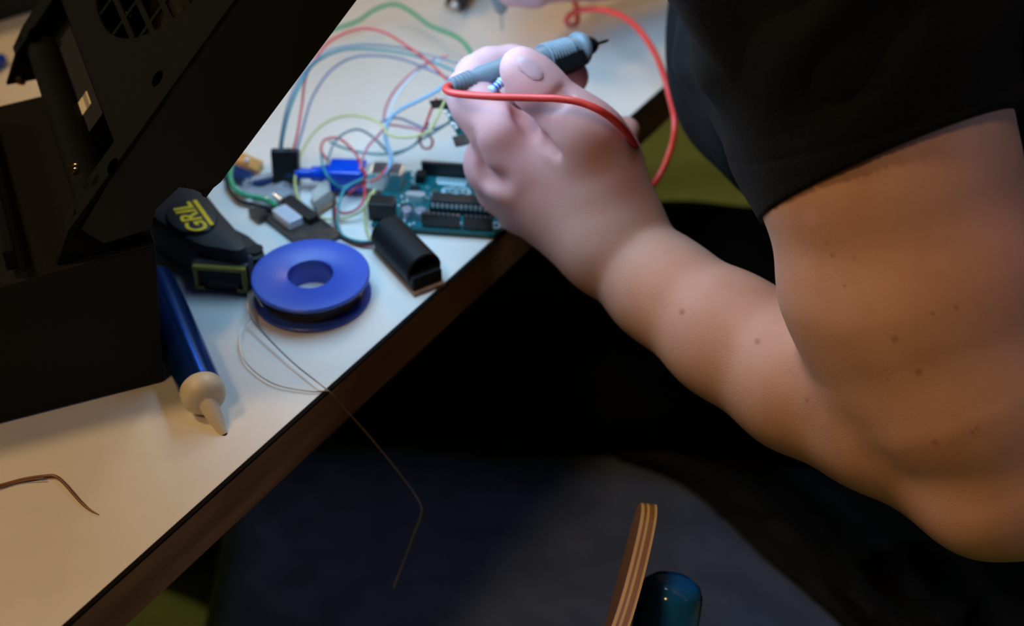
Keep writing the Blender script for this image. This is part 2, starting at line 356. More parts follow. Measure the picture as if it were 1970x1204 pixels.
# fan face plate with round hole + tabs
def face_xy(px, py):
    p = onplane(px, py, H0, Nd); return ((p-H0).dot(b2), (p-H0).dot(Ld))
gl = face_xy(187, 22); gb = face_xy(258, 79); gr = face_xy(382, 0)
def circ3(p, q, r):
    ax, ay = p; bx, by = q; cx, cy = r; d = 2*(ax*(by-cy)+bx*(cy-ay)+cx*(ay-by))
    ux = ((ax*ax+ay*ay)*(by-cy)+(bx*bx+by*by)*(cy-ay)+(cx*cx+cy*cy)*(ay-by))/d
    uy = ((ax*ax+ay*ay)*(cx-bx)+(bx*bx+by*by)*(ax-cx)+(cx*cx+cy*cy)*(bx-ax))/d
    return ux, uy, math.hypot(ax-ux, ay-uy)
gcx, gcy, gR = circ3(gl, gb, gr); gR = min(gR, HD*0.42)
def plate_hole(bm, x0, y0, x1, y1, cx, cy, R, th, N=64):
    angs = sorted(set([2*PI*i/N for i in range(N)] + [math.atan2(y-cy, x-cx) % (2*PI) for x in (x0, x1) for y in (y0, y1)]))
    def outer(a):
        c, s = math.cos(a), math.sin(a); t = 1e9
        if c > 1e-9: t = min(t, (x1-cx)/c)
        if c < -1e-9: t = min(t, (x0-cx)/c)
        if s > 1e-9: t = min(t, (y1-cy)/s)
        if s < -1e-9: t = min(t, (y0-cy)/s)
        return cx+c*t, cy+s*t
    rings = []
    for n in (-0.0008, th):
        rings.append(([bm.verts.new(HP(cy+R*math.sin(a), n, cx+R*math.cos(a))) for a in angs], [bm.verts.new(HP(outer(a)[1], n, outer(a)[0])) for a in angs]))
    k = len(angs)
    for i in range(k):
        j = (i+1) % k
        for (c_, o_) in rings: bm.faces.new((c_[i], o_[i], o_[j], c_[j]))
        bm.faces.new((rings[0][0][i], rings[0][0][j], rings[1][0][j], rings[1][0][i]))
        bm.faces.new((rings[0][1][i], rings[0][1][j], rings[1][1][j], rings[1][1][i]))
bm = bmesh.new(); plate_hole(bm, 0, 0, HD, HL, gcx, gcy, gR, 0.0012)
TABL = 0.040
tabw = 0.014
for a0 in (0.0, HD-tabw):
    prism(bm, [HP(0.0, -0.0008, a0), HP(0.0, -0.0008, a0+tabw), HP(-TABL*0.72, -0.0008, a0+tabw), HP(-TABL, -0.0008, a0+tabw*0.6), HP(-TABL, -0.0008, a0)], Nd*0.002)
fpl = part('fan_face_plate', bm, 'powder', dv)
holes = [face_xy(306, 153), face_xy(220, 321), face_xy(63, 67)]
for (a, l) in holes:
    bm = bmesh.new(); m = frame(b2, Ld, -Nd, HP(l, -0.0009, a)); lathe(bm, [(0, 0.0004), (0.0032, 0.0004), (0.0037, 0.0), (0.0032, -0.0002)], m, 20)
    part('screw_hole', bm, 'void', dv)
bm = bmesh.new()
k = int(gR/0.0108)
for i in range(-k, k+1):
    y = i*0.0108+0.002; hw = math.sqrt(max(gR*gR-y*y, 0))
    if hw > 0.004: prism(bm, [HP(gcy+y-0.0015, 0.0, gcx-hw), HP(gcy+y-0.0015, 0.0, gcx+hw), HP(gcy+y+0.0015, 0.0, gcx+hw), HP(gcy+y+0.0015, 0.0, gcx-hw)], Nd*0.0012)
for i in (-2, -1, 0, 1, 2):
    x = i*0.025+0.006; hw = math.sqrt(max(gR*gR-x*x, 0))
    if hw > 0.004: prism(bm, [HP(gcy-hw, 0.0002, gcx+x-0.0013), HP(gcy-hw, 0.0002, gcx+x+0.0013), HP(gcy+hw, 0.0002, gcx+x+0.0013), HP(gcy+hw, 0.0002, gcx+x-0.0013)], Nd*0.0010)
part('fan_grille', bm, 'powder', dv)
bm = bmesh.new(); fm = frame(b2, Ld, Nd, HP(gcy, 0.008, gcx))
lathe(bm, [(0, 0), (0.013, 0), (0.014, 0.002), (0.014, 0.014), (0, 0.014)], fm, 32)
for i in range(7):
    a = 2*PI*i/7; m = fm @ Matrix.Rotation(a, 4, 'Z') @ Matrix.Translation((0.026, 0, 0.007)) @ Matrix.Rotation(0.6, 4, 'X')
    box(bm, (-0.013, -0.008, -0.0006), (0.011, 0.008, 0.0006), m)
part('fan_rotor', bm, 'black_gloss', dv)
# hinge tube under the tabs
hx = HP(-0.030, 0.010, 0)
bm = bmesh.new(); tube(bm, [hx+b2*0.016, hx+b2*(HD-0.016)], 0.0085, 24, 0); part('hinge_tube', bm, 'powder', dv, True)
# uprights carrying the hinge on the base
for a in (0.004, HD-0.010):
    bm = bmesh.new(); c = hx + b2*a; c2 = Vector((c.x, c.y, TZ+BH-0.002))
    prism(bm, [c2-b1*0.022, c2+b1*0.018, c+b1*0.012+zz*0.004, c-b1*0.010+zz*0.006], b2*0.003)
    part('hinge_bracket', bm, 'powder', dv)
bm2 = bmesh.new(); c = hx + b1*0.016; c2 = Vector((c.x, c.y, TZ+BH-0.002)); prism(bm2, [c2+b2*0.004, c2+b2*(HD-0.004), Vector((c.x, c.y, c.z+0.016))+b2*(HD-0.004), Vector((c.x, c.y, c.z+0.016))+b2*0.004], b1*0.002); part('rear_shield', bm2, 'black_matte', dv)
for (px, py) in ((143, 325), (42, 155)):
    bm = bmesh.new(); c = onplane(px, py, hx+b2*0.014 if px > 100 else hx+b2*(HD-0.016), b2)
    lathe(bm, [(0, 0.003), (0.0018, 0.0028), (0.0026, 0.0016), (0.0028, 0)], axis_m(c, c-b2*0.6-b1*0.6+zz*0.5), 20); part('screw', bm, 'brass', dv, True, 'small brass coloured screw head')
# sticker
sc = onplane(156, 205, hx+b2*0.03, Nd)
sm = frame(b2, Ld, -Nd, sc)
bm = bmesh.new(); box(bm, (-0.022, -0.012, -0.014), (0.078, 0.010, -0.0006), sm); part('inner_block', bm, 'base_black', dv)
bm = bmesh.new(); box(bm, (-0.0060, -0.0045, -0.0006), (0.0060, 0.006, -0.0003), sm)
st = part('sticker', bm, 'cream', dv, label='small cream sticker with tick marks')
bm = bmesh.new()
for i in range(7): box(bm, (-0.0055+i*0.0017, 0.0026, -0.0003), (-0.0049+i*0.0017, 0.0050, -0.00015), sm)
part('tick_marks', bm, 'black_gloss', st)
# dark case beyond the enclosure, top left corner
c0 = T(58, 27); c1 = T(-60, 62); 
e1 = (c0-c1).normalized(); e2 = Vector((-e1.y, e1.x, 0))
bm = bmesh.new(); box(bm, (-0.20, 0, 0.0), (0.12, 0.14, 0.09), frame(e1, e2, zz, c0), 0.004, 2)
tag(obj('equipment_case', bm, 'black_matte'), 'plain black case on the table behind the tilted fan housing', 'case')
# white sheet and blue pen bit beyond the base
q = [T(-70, 190, .0006), T(-70, 215, .0006), T(60, 200, .0006), T(30, 168, .0006)]
bm = bmesh.new(); prism(bm, q, zz*0.0006); tag(obj('paper_sheet', bm, 'laminate'), 'small white paper scrap on the table behind the black base box', 'paper')
bm = bmesh.new(); tube(bm, [T(-60, 165, 0.004), T(5, 112, 0.004)], 0.0034, 14, 0)
tag(obj('blue_marker', bm, 'usb_blue', smooth=False), 'blue marker barrel lying beside the black enclosure, far left', 'marker')

# ================================================================ TAPE MEASURE
tmz = 0.030
tmt = thing('tape_measure', 'black rubber tape measure with yellow lettering beside the spool', 'tape measure', tuple(T(390, 520)))
TMH = 0.025
def TT(px, py): return T(px, py, TMH)
outline_px = [(338, 343), (386, 362), (425, 408), (456, 443), (472, 466), (474, 478), (458, 484), (428, 480), (380, 470), (336, 446), (300, 422), (281, 401), (298, 366)]
outl = catmull([TT(*p) for p in outline_px]+[TT(*outline_px[0])], 4)[:-1]
cen = sum(outl, Vector())/len(outl)
def ring(scale, h): return [Vector((cen.x+(p.x-cen.x)*scale, cen.y+(p.y-cen.y)*scale, TZ+h/TMH*(p.z-TZ))) for p in outl]
bm = bmesh.new(); rs = []
for s, h in ((0.90, 0.0), (0.97, 0.0015), (1.0, 0.005), (1.03, 0.012), (1.02, 0.019), (1.0, 0.0225), (0.96, TMH), (0.86, TMH+0.0008)):
    rs.append([bm.verts.new(p) for p in ring(s, h)])
for a, b in zip(rs, rs[1:]):
    for i in range(len(a)): bm.faces.new((a[i], a[(i+1) % len(a)], b[(i+1) % len(a)], b[i]))
bm.faces.new(rs[0][::-1])
cv = bm.verts.new(Vector((cen.x, cen.y, TZ+TMH+0.0012)))
for i in range(len(rs[-1])): bm.faces.new((rs[-1][i], rs[-1][(i+1) % len(rs[-1])], cv))
body = part('case_body', bm, 'rubber', tmt, True)
bm = bmesh.new(); prism(bm, [p-zz*0.010 for p in (T(446, 436, .0125), T(478, 452, .0125), T(504, 474, .0125), T(509, 486, .0125), T(500, 497, .0125), T(478, 500, .0125), T(450, 490, .0125))], zz*0.010, 0.0012); part('lanyard_tab', bm, 'rubber', tmt, True)
# raised round badge panel
bc = TT(369, 422); g = TT(410, 470)-TT(335, 385); g.normalize(); gp = Vector((-g.y, g.x, 0))
bm = bmesh.new(); lathe(bm, [(0, 0.0024), (0.9, 0.0022), (0.97, 0.0016), (1.0, 0)], frame(g*0.0170, gp*0.0118, zz, bc+zz*0.0008), 40); part('badge_panel', bm, 'rubber', tmt, True)
bm = bmesh.new(); hc = T(491, 483, 0.0124); lathe(bm, [(0, 0.0010), (0.0034, 0.0010), (0.0042, 0.0013)], Matrix.Translation(hc+zz*0.0002), 24); part('lanyard_hole', bm, 'black_matte', tmt)
# lettering reads from the lower end to the upper end
rd = (TT(352, 398)-TT(398, 462)).normalized(); ru = Vector((-rd.y, rd.x, 0))
bm = textmesh('GRIL', 0.0135, 0.0001, frame(rd, ru, zz, TT(371, 430)+zz*0.0035), 0.25, 0.00025); part('lettering', bm, 'yellow', tmt)
a_, b_ = TT(376, 396)+zz*0.0034, TT(410, 444)+zz*0.0034
bm = bmesh.new(); dd = (b_-a_).normalized(); nn = Vector((-dd.y, dd.x, 0)); prism(bm, [a_-nn*0.001, b_-nn*0.001, b_+nn*0.001, a_+nn*0.001], zz*0.0002); part('underline', bm, 'yellow', tmt)
# mouth frame, low on the near side
ml, mr = T(377, 553, 0.003), T(478, 560, 0.003)
md = (mr-ml).normalized(); mn = Vector((md.y, -md.x, 0))
if mn.y > 0: mn = -mn
MW = (mr-ml).length
MM = frame(md, mn, zz, Vector((ml.x, ml.y, TZ)))
bm = bmesh.new(); box(bm, (-0.001, -0.012, 0.0015), (MW+0.001, -0.001, 0.0180), MM, 0.002, 2); part('mouth_block', bm, 'rubber', tmt)
bm = bmesh.new()
box(bm, (0, -0.002, 0.0150), (MW, 0.0015, 0.0172), MM, 0.0004, 1); box(bm, (0, -0.002, 0.003), (0.0022, 0.0015, 0.016), MM, 0.0004, 1); box(bm, (MW-0.0022, -0.002, 0.003), (MW, 0.0015, 0.016), MM, 0.0004, 1)
box(bm, (0, -0.002, 0.003), (0.005, 0.0015, 0.005), MM); box(bm, (MW-0.005, -0.002, 0.003), (MW, 0.0015, 0.005), MM)
part('yellow_mouth_frame', bm, 'yellow_p', tmt, label='dark yellow plastic frame round the blade slot')
bm = bmesh.new(); box(bm, (0.003, -0.0012, 0.008), (MW-0.003, 0.0, 0.014), MM); part('slot', bm, 'black_matte', tmt)

# ================================================================ SOLDER SPOOL
SH = 0.0142
sl, sr = T(483, 527, SH), T(711, 527, SH); SR = (sr-sl).length/2
sc_ = T(597, 526, SH); sc_ = Vector((sc_.x, sc_.y, TZ))
sp = thing('solder_spool', 'blue plastic spool of solder lying flat on the white table', 'spool', tuple(sc_))
hr = SR*0.385
S0 = Matrix.Translation(sc_)
bm = bmesh.new(); lathe(bm, [(hr, SH-0.0024), (hr, SH-0.0004), (hr+0.0006, SH), (SR-0.0006, SH), (SR, SH-0.0006), (SR, SH-0.0018), (SR-0.0006, SH-0.0024)], S0, 96, True); part('flange', bm, 'spool', sp, True)
bm = bmesh.new(); lathe(bm, [(hr, 0.0), (hr, 0.0022), (SR-0.0006, 0.0022), (SR, 0.0016), (SR, 0.0006), (SR-0.0006, 0)], S0, 96, True); part('flange', bm, 'spool', sp, True)
bm = bmesh.new(); lathe(bm, [(hr, 0.001), (hr, SH-0.0008), (hr+0.0018, SH-0.0008), (hr+0.0018, 0.001)], S0, 64, True); part('hub', bm, 'spool', sp, True)
WR = SR*0.82; nw = 18; prof = [(hr+0.0018, 0.0024)]
for i in range(nw):
    z0 = 0.0024+(SH-0.0050)*i/nw; dz = (SH-0.0050)/nw
    for k in range(4): prof.append((WR+0.0005*math.sin(PI*k/3)+0.0004*math.sin(i*1.7), z0+dz*k/4))
prof += [(WR, SH-0.0026), (hr+0.0018, SH-0.0026)]
bm = bmesh.new(); lathe(bm, prof, S0, 72, True); part('solder_winding', bm, 'solder', sp, True)
bm = bmesh.new()
wp = [T(505, 590, 0.012), T(484, 560, 0.013), T(476, 577, 0.011), T(484, 612, 0.006), T(520, 655, 0.004), T(570, 703, 0.003), T(632, 752, 0.0015), D(660, 782, .665), D(720, 850, .69), D(780, 925, .70), D(808, 968, .70), D(810, 990, .70), D(795, 1030, .705), D(775, 1085, .71), D(757, 1130, .71)]
tube(bm, wp, 0.00036, 8, 10); part('loose_solder_wire', bm, 'solder_wire', sp, True)
bm = bmesh.new(); tube(bm, [T(484, 612, 0.005), T(462, 640, 0.003), T(468, 690, 0.002), T(520, 735, 0.0015), T(590, 752, 0.001), T(632, 752, 0.0008)], 0.00028, 8, 10); part('loose_solder_wire', bm, 'solder_wire', sp, True)

# ================================================================ GLUE TUBE
g0, g1 = T(388, 750, 0.0105), T(270, 470, 0.0105)
gt = thing('glue_tube', 'shiny blue metal tube with cream nozzle beside the black base box', 'tube', tuple(T(388, 750)))
gm = axis_m(g0, g1); GR = 0.0098
bm = bmesh.new(); lathe(bm, [(0, 0), (GR*0.9, 0), (GR, 0.0012), (GR, 0.055), (GR*0.96, 0.075), (GR*0.9, 0.088), (0, 0.09)], gm, 48); part('tube_body', bm, 'tube_blue', gt, True)
bm = bmesh.new(); lathe(bm, [(0, 0.001), (GR*0.99, 0.001), (GR*1.03, 0.0), (GR*1.03, -0.0030), (GR*0.98, -0.0058), (GR*0.80, -0.0082), (GR*0.5, -0.0092), (0, -0.0094)], gm, 48); part('collar', bm, 'cream', gt, True)
n0 = g0 - (g1-g0).normalized()*0.006; n1 = T(414, 803, 0.0045)
bm = bmesh.new(); lathe(bm, [(0, -0.002), (0.0046, -0.002), (0.0044, 0.003), (0.0036, 0.010), (0.0022, 0.0165), (0.0019, 0.0185), (0, 0.0185)], axis_m(n0, n1), 32); part('nozzle', bm, 'cream', gt, True)
nd = (n1-n0).normalized()
bm = bmesh.new(); lathe(bm, [(0, 0.0180), (0.00185, 0.0180), (0.0017, 0.0205), (0, 0.0207)], axis_m(n0, n1), 24); part('nozzle_tip', bm, 'black_gloss', gt, True)

# ================================================================ BROWN WIRE
bm = bmesh.new()
tube(bm, [T(-60, 948, .001), T(0, 934, .001), T(45, 922, .0012), T(85, 916, .0014), T(106, 916, .0015), T(122, 928, .0014), T(140, 948, .001), T(155, 965, .0008), T(172, 980, .0006), T(190, 990, .0005)], 0.00075, 8, 8, lambda t: 1 if t < 0.8 else 1-0.75*(t-0.8)/0.2)
tube(bm, [T(-60, 960, .001), T(0, 938, .001), T(40, 926, .0012), T(85, 919, .0022)], 0.0004, 8, 8)
tag(obj('brown_wire', bm, 'copper', smooth=True), 'thin bent brown wire offcut on the bare front of the table', 'wire')

# ================================================================ MICROCONTROLLER BOARD
f0, f1 = T(714, 434, 0.004), T(962, 452, 0.004)
ux = (f1-f0); US = ux.length/0.0686; ux.normalize(); uy = Vector((-ux.y, ux.x, 0))
U = frame(ux*US*0.001, uy*US*0.001, zz*US*0.001, Vector((f0.x, f0.y, TZ+0.003)))     # millimetres, board corner at origin
ard = thing('circuit_board', 'teal microcontroller board on the table under the hand', 'circuit board', tuple(f0-zz*0.004))
bm = bmesh.new(); prism(bm, [U @ Vector(p) for p in ((0, 0, 0), (66, 0, 0), (66, 2, 0), (68.6, 4.6, 0), (68.6, 38, 0), (66, 40.5, 0), (66, 51.5, 0), (64.5, 53.3, 0), (0, 53.3, 0))], U.to_3x3() @ Vector((0, 0, 1.6))); part('board', bm, 'pcb', ard)
def ubox(name, lo, hi, m, bev=0.0, label=None, parent=None):
    b_ = bmesh.new(); box(b_, lo, hi, None, bev, 2); bmesh.ops.transform(b_, matrix=U, verts=b_.verts); return part(name, b_, m, parent or ard, label=label)
ubox('standoff_row', (2, 1, -3/US), (64, 3, 0), 'pcb_edge')
ub = ubox('usb_socket', (-6, 32, 1.6), (10, 44, 12.5), 'steel', 0.4)
ubox('socket_opening', (-6.1, 33, 3), (-5.9, 43, 11.5), 'black_matte', parent=ub)
pj = ubox('power_jack', (-2, 3.2, 1.6), (11.7, 12.3, 12.6), 'black_gloss', 0.5)
bm = bmesh.new(); lathe(bm, [(0, 0), (3.1, 0), (3.1, 0.3), (0, 0.3)], U @ Matrix.Translation((-2.2, 7.7, 8)) @ Matrix.Rotation(PI/2, 4, 'Y'), 24); part('jack_opening', bm, 'steel', pj)
def header(x0, n, y, name='pin_header'):
    h = ubox(name, (x0, y-1.25, 1.6), (x0+2.54*n, y+1.25, 10.1), 'black_gloss', 0.1)
    b_ = bmesh.new()
    for i in range(n):
        cx = x0+1.27+2.54*i
        lathe(b_, [(0, 10.16), (0.45, 10.16), (0.75, 10.13)], U @ Matrix.Translation((cx, y, 0)), 12)
    part('contact_holes', b_, 'steel', h)
header(18.4, 10, 50.6); header(44.8, 8, 50.6); header(27.0, 8, 2.6); header(49.2, 6, 2.6)
ubox('icsp_header', (63, 25.5, 1.6), (67.6, 32.5, 4.0), 'chip')
ubox('chip_socket', (28.5, 14.4, 1.6), (66.0, 24.6, 5.2), 'black_gloss')
dip = ubox('microcontroller_chip', (29.3, 15.6, 5.2), (65.0, 23.4, 9.2), 'chip', 0.4)
b_ = bmesh.new()
for i in range(14):
    for y in (14.9, 24.1):
        x = 30.7+2.54*i; box(b_, (x-0.6, y-0.5, 5.2), (x+0.6, y+0.5, 7.4), U)
part('chip_pins', b_, 'tin', dip)
def can(name, x, y, r, h, m, z=1.6):
    b_ = bmesh.new(); lathe(b_, [(r, 0), (r, h-0.5), (r-0.5, h), (0, h)], U @ Matrix.Translation((x, y, z)), 28); return part(name, b_, m, ard, True)
can('capacitor', 17.6, 9.2, 3.1, 5.6, 'cap'); can('capacitor', 25.0, 9.2, 3.1, 5.6, 'cap')
b_ = bmesh.new(); pts = [Vector((x, y, 1.6)) for x, y in [(14.4+1.9-1.9*math.cos(a), 25.5+1.9*math.sin(a)) for a in np.linspace(-PI/2, PI/2, 8)][::1]]
r_ = [Vector((14.4+2+2.3*math.cos(a), 25.5+2.3*math.sin(a), 1.6)) for a in np.linspace(PI/2, 3*PI/2, 10)] + [Vector((22.4+2.3*math.cos(a), 25.5+2.3*math.sin(a), 1.6)) for a in np.linspace(-PI/2, PI/2, 10)]
prism(b_, [U @ p for p in r_], U.to_3x3() @ Vector((0, 0, 4.2))); part('crystal', b_, 'tin', ard)
ubox('interface_chip', (14.5, 33, 1.6), (19.5, 38, 2.6), 'chip'); ubox('voltage_regulator', (13, 14.5, 1.6), (19.5, 18.5, 3.4), 'chip', 0.1)
bt = ubox('reset_button', (3.5, 46, 1.6), (9.5, 52, 5.2), 'tin', 0.3); ubox('header_strip', (16.5, 41, 1.6), (21.6, 47.5, 6.6), 'black_gloss')
for i in range(26):
    x = random.uniform(13, 30); y = random.choice([random.uniform(13, 24), random.uniform(27, 44)])
    ubox('surface_component', (x, y, 1.6), (x+random.uniform(0.9, 1.6), y+random.uniform(0.6, 1.0), 2.3), random.choice(['tin', 'ceramic', 'tin', 'chip', 'gold']))
for x, y in ((27, 41), (27.3, 34.5), (57.5, 34)): ubox('indicator_led', (x, y, 1.6), (x+1.8, y+1.0, 2.5), 'gold')
for x, y in ((14.0, 2.6), (65.5, 7.5), (15.3, 50.6), (65.8, 35.5)):
    b_ = bmesh.new(); lathe(b_, [(1.6, 1.62), (3.0, 1.65), (3.0, 1.55)], U @ Matrix.Translation((x, y, 0)), 24); part('mounting_hole', b_, 'tin', ard)
# solder points in front that glint
b_ = bmesh.new()
for x, y in ((8.5, 1.8), (16.8, 3.4), (17.0, 5.4), (22.4, 3.2), (20.4, 1.8), (13.2, 22), (15, 23.2), (11.5, 27), (25.5, 27.5), (11.5, 18.5)): bmesh.ops.create_uvsphere(b_, u_segments=12, v_segments=8, radius=0.75, matrix=U @ Matrix.Translation((x, y, 2.0)))
part('solder_joints', b_, 'tin', ard, True)
# white printing: pin line, block, infinity mark, name
b_ = bmesh.new(); box(b_, (27, 47.4, 1.6), (63, 48.2, 1.66), U); box(b_, (28, 42.2, 1.6), (44, 44.6, 1.66), U)
for i in range(14): box(b_, (27.5+2.54*i, 44.9, 1.6), (28.9+2.54*i, 46.4, 1.66), U)
for i in range(9): box(b_, (28.5+2.2*i, 6.2, 1.6), (29.7+2.2*i, 8.2, 1.66), U)
part('white_printing', b_, 'silk', ard)
b_ = bmesh.new()
def ringflat(b, cx, cy, rx, ry, wd, n=40):
    o_ = [b.verts.new(U @ Vector((cx+rx*math.cos(2*PI*i/n), cy+ry*math.sin(2*PI*i/n), 1.68))) for i in range(n)]
    i_ = [b.verts.new(U @ Vector((cx+(rx-wd)*math.cos(2*PI*i/n), cy+(ry-wd)*math.sin(2*PI*i/n), 1.68))) for i in range(n)]
    for i in range(n): b.faces.new((o_[i], o_[(i+1) % n], i_[(i+1) % n], i_[i]))
ringflat(b_, 36.2, 36.4, 4.4, 3.5, 1.25); ringflat(b_, 43.4, 36.4, 4.4, 3.5, 1.25)
box(b_, (34.9, 36.0, 1.6), (37.5, 36.8, 1.7), U); box(b_, (42.1, 36.0, 1.6), (44.7, 36.8, 1.7), U); box(b_, (43.0, 35.1, 1.6), (43.8, 37.7, 1.7), U)
part('infinity_emblem', b_, 'silk', ard)
part('name_lettering', textmesh('ARDUINO', 3.9, 0.03, U @ Matrix.Translation((39.8, 30.2, 1.7))), 'silk', ard)
part('pin_lettering', textmesh('DIGITAL (PWM~)', 2.3, 0.03, U @ Matrix.Translation((45, 41.0, 1.7))), 'silk', ard)
part('pin_lettering', textmesh('POWER', 1.9, 0.03, U @ Matrix.Translation((38, 5.2, 1.7))), 'silk', ard)
part('pin_lettering', textmesh('ANALOG IN', 1.9, 0.03, U @ Matrix.Translation((57, 5.2, 1.7))), 'silk', ard)

# ================================================================ USB CABLE
uo = U @ Vector((-6.2, 38, 7.0)); udir = (T(585, 328, 0.012) - uo); udir.z = 0; udir.normalize()
uc = thing('usb_cable', 'blue usb cable plugged into the teal microcontroller board', 'cable', tuple(uo))
us = Vector((-udir.y, udir.x, 0)); UM = frame(udir, us, zz, uo)
bm = bmesh.new(); box(bm, (0.0002, -0.0055, -0.0048), (0.006, 0.0055, 0.0048), UM, 0.0005); part('metal_plug', bm, 'tin', uc)
bm = bmesh.new(); box(bm, (0.004, -0.0075, -0.0062), (0.0240, 0.0075, 0.0062), UM, 0.0018, 3); part('plug_body', bm, 'usb_blue', uc, True, 'bright blue moulded plug body')
bm = bmesh.new(); lathe(bm, [(0, 0), (0.0055, 0), (0.005, 0.004), (0.0042, 0.007), (0.0042, 0.010), (0.0030, 0.011), (0.0030, 0.019), (0, 0.019)], axis_m(uo+udir*0.0235, uo+udir*0.1), 24); part('strain_relief', bm, 'usb_blue', uc, True)
bm = bmesh.new(); ue = uo+udir*0.041
tube(bm, [ue, ue+udir*0.01-zz*0.002, T(530, 345, 0.005), T(480, 352, 0.003), T(440, 332, 0.003), T(395, 322, 0.003)], 0.0020, 12, 8); part('cable', bm, 'cable_dark', uc, True)

# ================================================================ BLACK SOCKET CONNECTORS with wires
cn = T(552, 345, 0.008)
for i, (px, lab) in enumerate(((541, 'black jumper socket housing with teal and grey wires, left of the pair'), (565, 'black jumper socket housing with red and grey wires, right of the pair'))):
    b0 = T(px-2, 352, 0.004); t_ = b0+Vector((0.0006*(px > 550), 0.004, 0.0185))
    bm = bmesh.new(); m = axis_m(b0, t_)
    box(bm, (-0.0042, -0.0024, 0), (0.0036, 0.0024, 0.0195), m, 0.0004, 1)
    tag(obj('connector_housing', bm, 'black_gloss'), lab, 'connector')
tilt = [T(505, 338, 0.003), T(545, 330, 0.004), T(585, 352, 0.004), T(560, 388, 0.003), T(500, 380, 0.003)]
bm = bmesh.new(); prism(bm, [p-zz*0.003+zz*0.0012 for p in (T(478, 350), T(515, 328), T(576, 345), T(578, 368), T(545, 392), T(470, 380))], zz*0.0016); tag(obj('breakout_board', bm, 'brown'), 'flat brown board under the pair of black connectors', 'circuit board')
# crumpled clear bag
bm = bmesh.new(); N = 14
gv = []
for i in range(N):
    row = []
    for j in range(N):
        u_, v_ = i/(N-1), j/(N-1); px = 466+u_*112; py = 338+v_*52-u_*12
        row.append(bm.verts.new(T(px, py, 0.0035+0.0012*math.sin(u_*9+v_*4)+0.0010*math.sin(v_*13-u_*5)+0.0008*random.random())))
    gv.append(row)
for i in range(N-1):
    for j in range(N-1): bm.faces.new((gv[i][j], gv[i+1][j], gv[i+1][j+1], gv[i][j+1]))
bo = obj('clear_bag', bm, 'foil', smooth=True); tag(bo, 'crumpled clear plastic film lying over the brown board', 'bag')
sol = bo.modifiers.new('thickness', 'SOLIDIFY'); sol.thickness = 0.0002
bm = bmesh.new(); prism(bm, [T(448, 318, 0), T(460, 303, 0), T(508, 324, 0), T(496, 342, 0)], zz*0.005, 0.0005); tag(obj('wooden_stick', bm, 'orange'), 'short orange wooden strip on the table beside the black housing', 'stick')
bm = bmesh.new(); sphere(bm, T(475, 308, 0.0075), 0.0016); tag(obj('metal_ball', bm, 'tin', smooth=True), 'tiny shiny metal bead on the orange wooden strip', 'bead')
bm = bmesh.new(); prism(bm, [T(425, 345), T(440, 326), T(492, 348), T(478, 366)], zz*0.006, 0.001); tag(obj('navy_block', bm, 'cable_dark'), 'dark navy block between the orange strip and the green wire', 'component')

# ================================================================ ANTENNA MODULE, RIBBED BOARD
am = thing('antenna_module', 'square grey ceramic module on a small brown board inside the yellow wire loop', 'module', tuple(T(622, 390)))
bm = bmesh.new(); prism(bm, [T(598, 388, .001), T(638, 356, .001), T(648, 392, .001), T(612, 416, .001)], zz*0.0016); part('board', bm, 'brown', am)
bm = bmesh.new(); prism(bm, [T(600, 378, .006), T(634, 352, .006), T(636, 378, .006), T(603, 402, .006)], zz*0.0040, 0.0004); part('ceramic_patch', bm, 'ceramic', am)
bm = bmesh.new(); prism(bm, [T(604, 390, .0026), T(634, 366, .0026), T(640, 386, .0026), T(610, 408, .0026)], zz*0.0036); part('shield_can', bm, 'ceramic', am)
q0, q1 = T(533, 398, 0.001), T(628, 470, 0.001)
rx = (q1-q0).normalized(); ry = Vector((-rx.y, rx.x, 0)); RM = frame(rx, ry, zz, q0)
rb = thing('relay_board', 'dark brown board with a white ribbed connector behind the blue spool', 'circuit board', tuple(q0))
LN = (q1-q0).length
bm = bmesh.new(); box(bm, (0, -0.012, 0), (LN, 0.010, 0.0016), RM); box(bm, (-0.003, -0.016, 0), (0.007, -0.010, 0.004), RM); part('board', bm, 'pcb_dark', rb)
cn2 = bmesh.new(); box(cn2, (0.009, -0.0085, 0.0016), (0.025, 0.0, 0.007), RM, 0.0004, 1); rc = part('ribbed_connector', cn2, 'ribbed', rb)
bm = bmesh.new()
for i in range(6): box(bm, (0.0108+i*0.0024, -0.0080, 0.0069), (0.0116+i*0.0024, -0.0005, 0.0072), RM)
part('ribs', bm, 'slate_p' if 'slate_p' in M else 'cap', rc)
bm = bmesh.new(); box(bm, (0.002, 0.002, 0.0016), (0.028, 0.0085, 0.006), RM, 0.0003, 1); part('black_header', bm, 'chip', rb)
bm = bmesh.new(); box(bm, (0.001, 0.0088, 0.0016), (LN-0.001, 0.0098, 0.003), RM); part('metal_rail', bm, 'steel', rb)
bm = bmesh.new(); box(bm, (-0.006, -0.003, 0.002), (0.0012, 0.0, 0.005), RM, 0.0003, 1); box(bm, (-0.006, 0.002, 0.002), (0.0012, 0.005, 0.005), RM, 0.0003, 1); part('wire_terminals', bm, 'tin', rb)

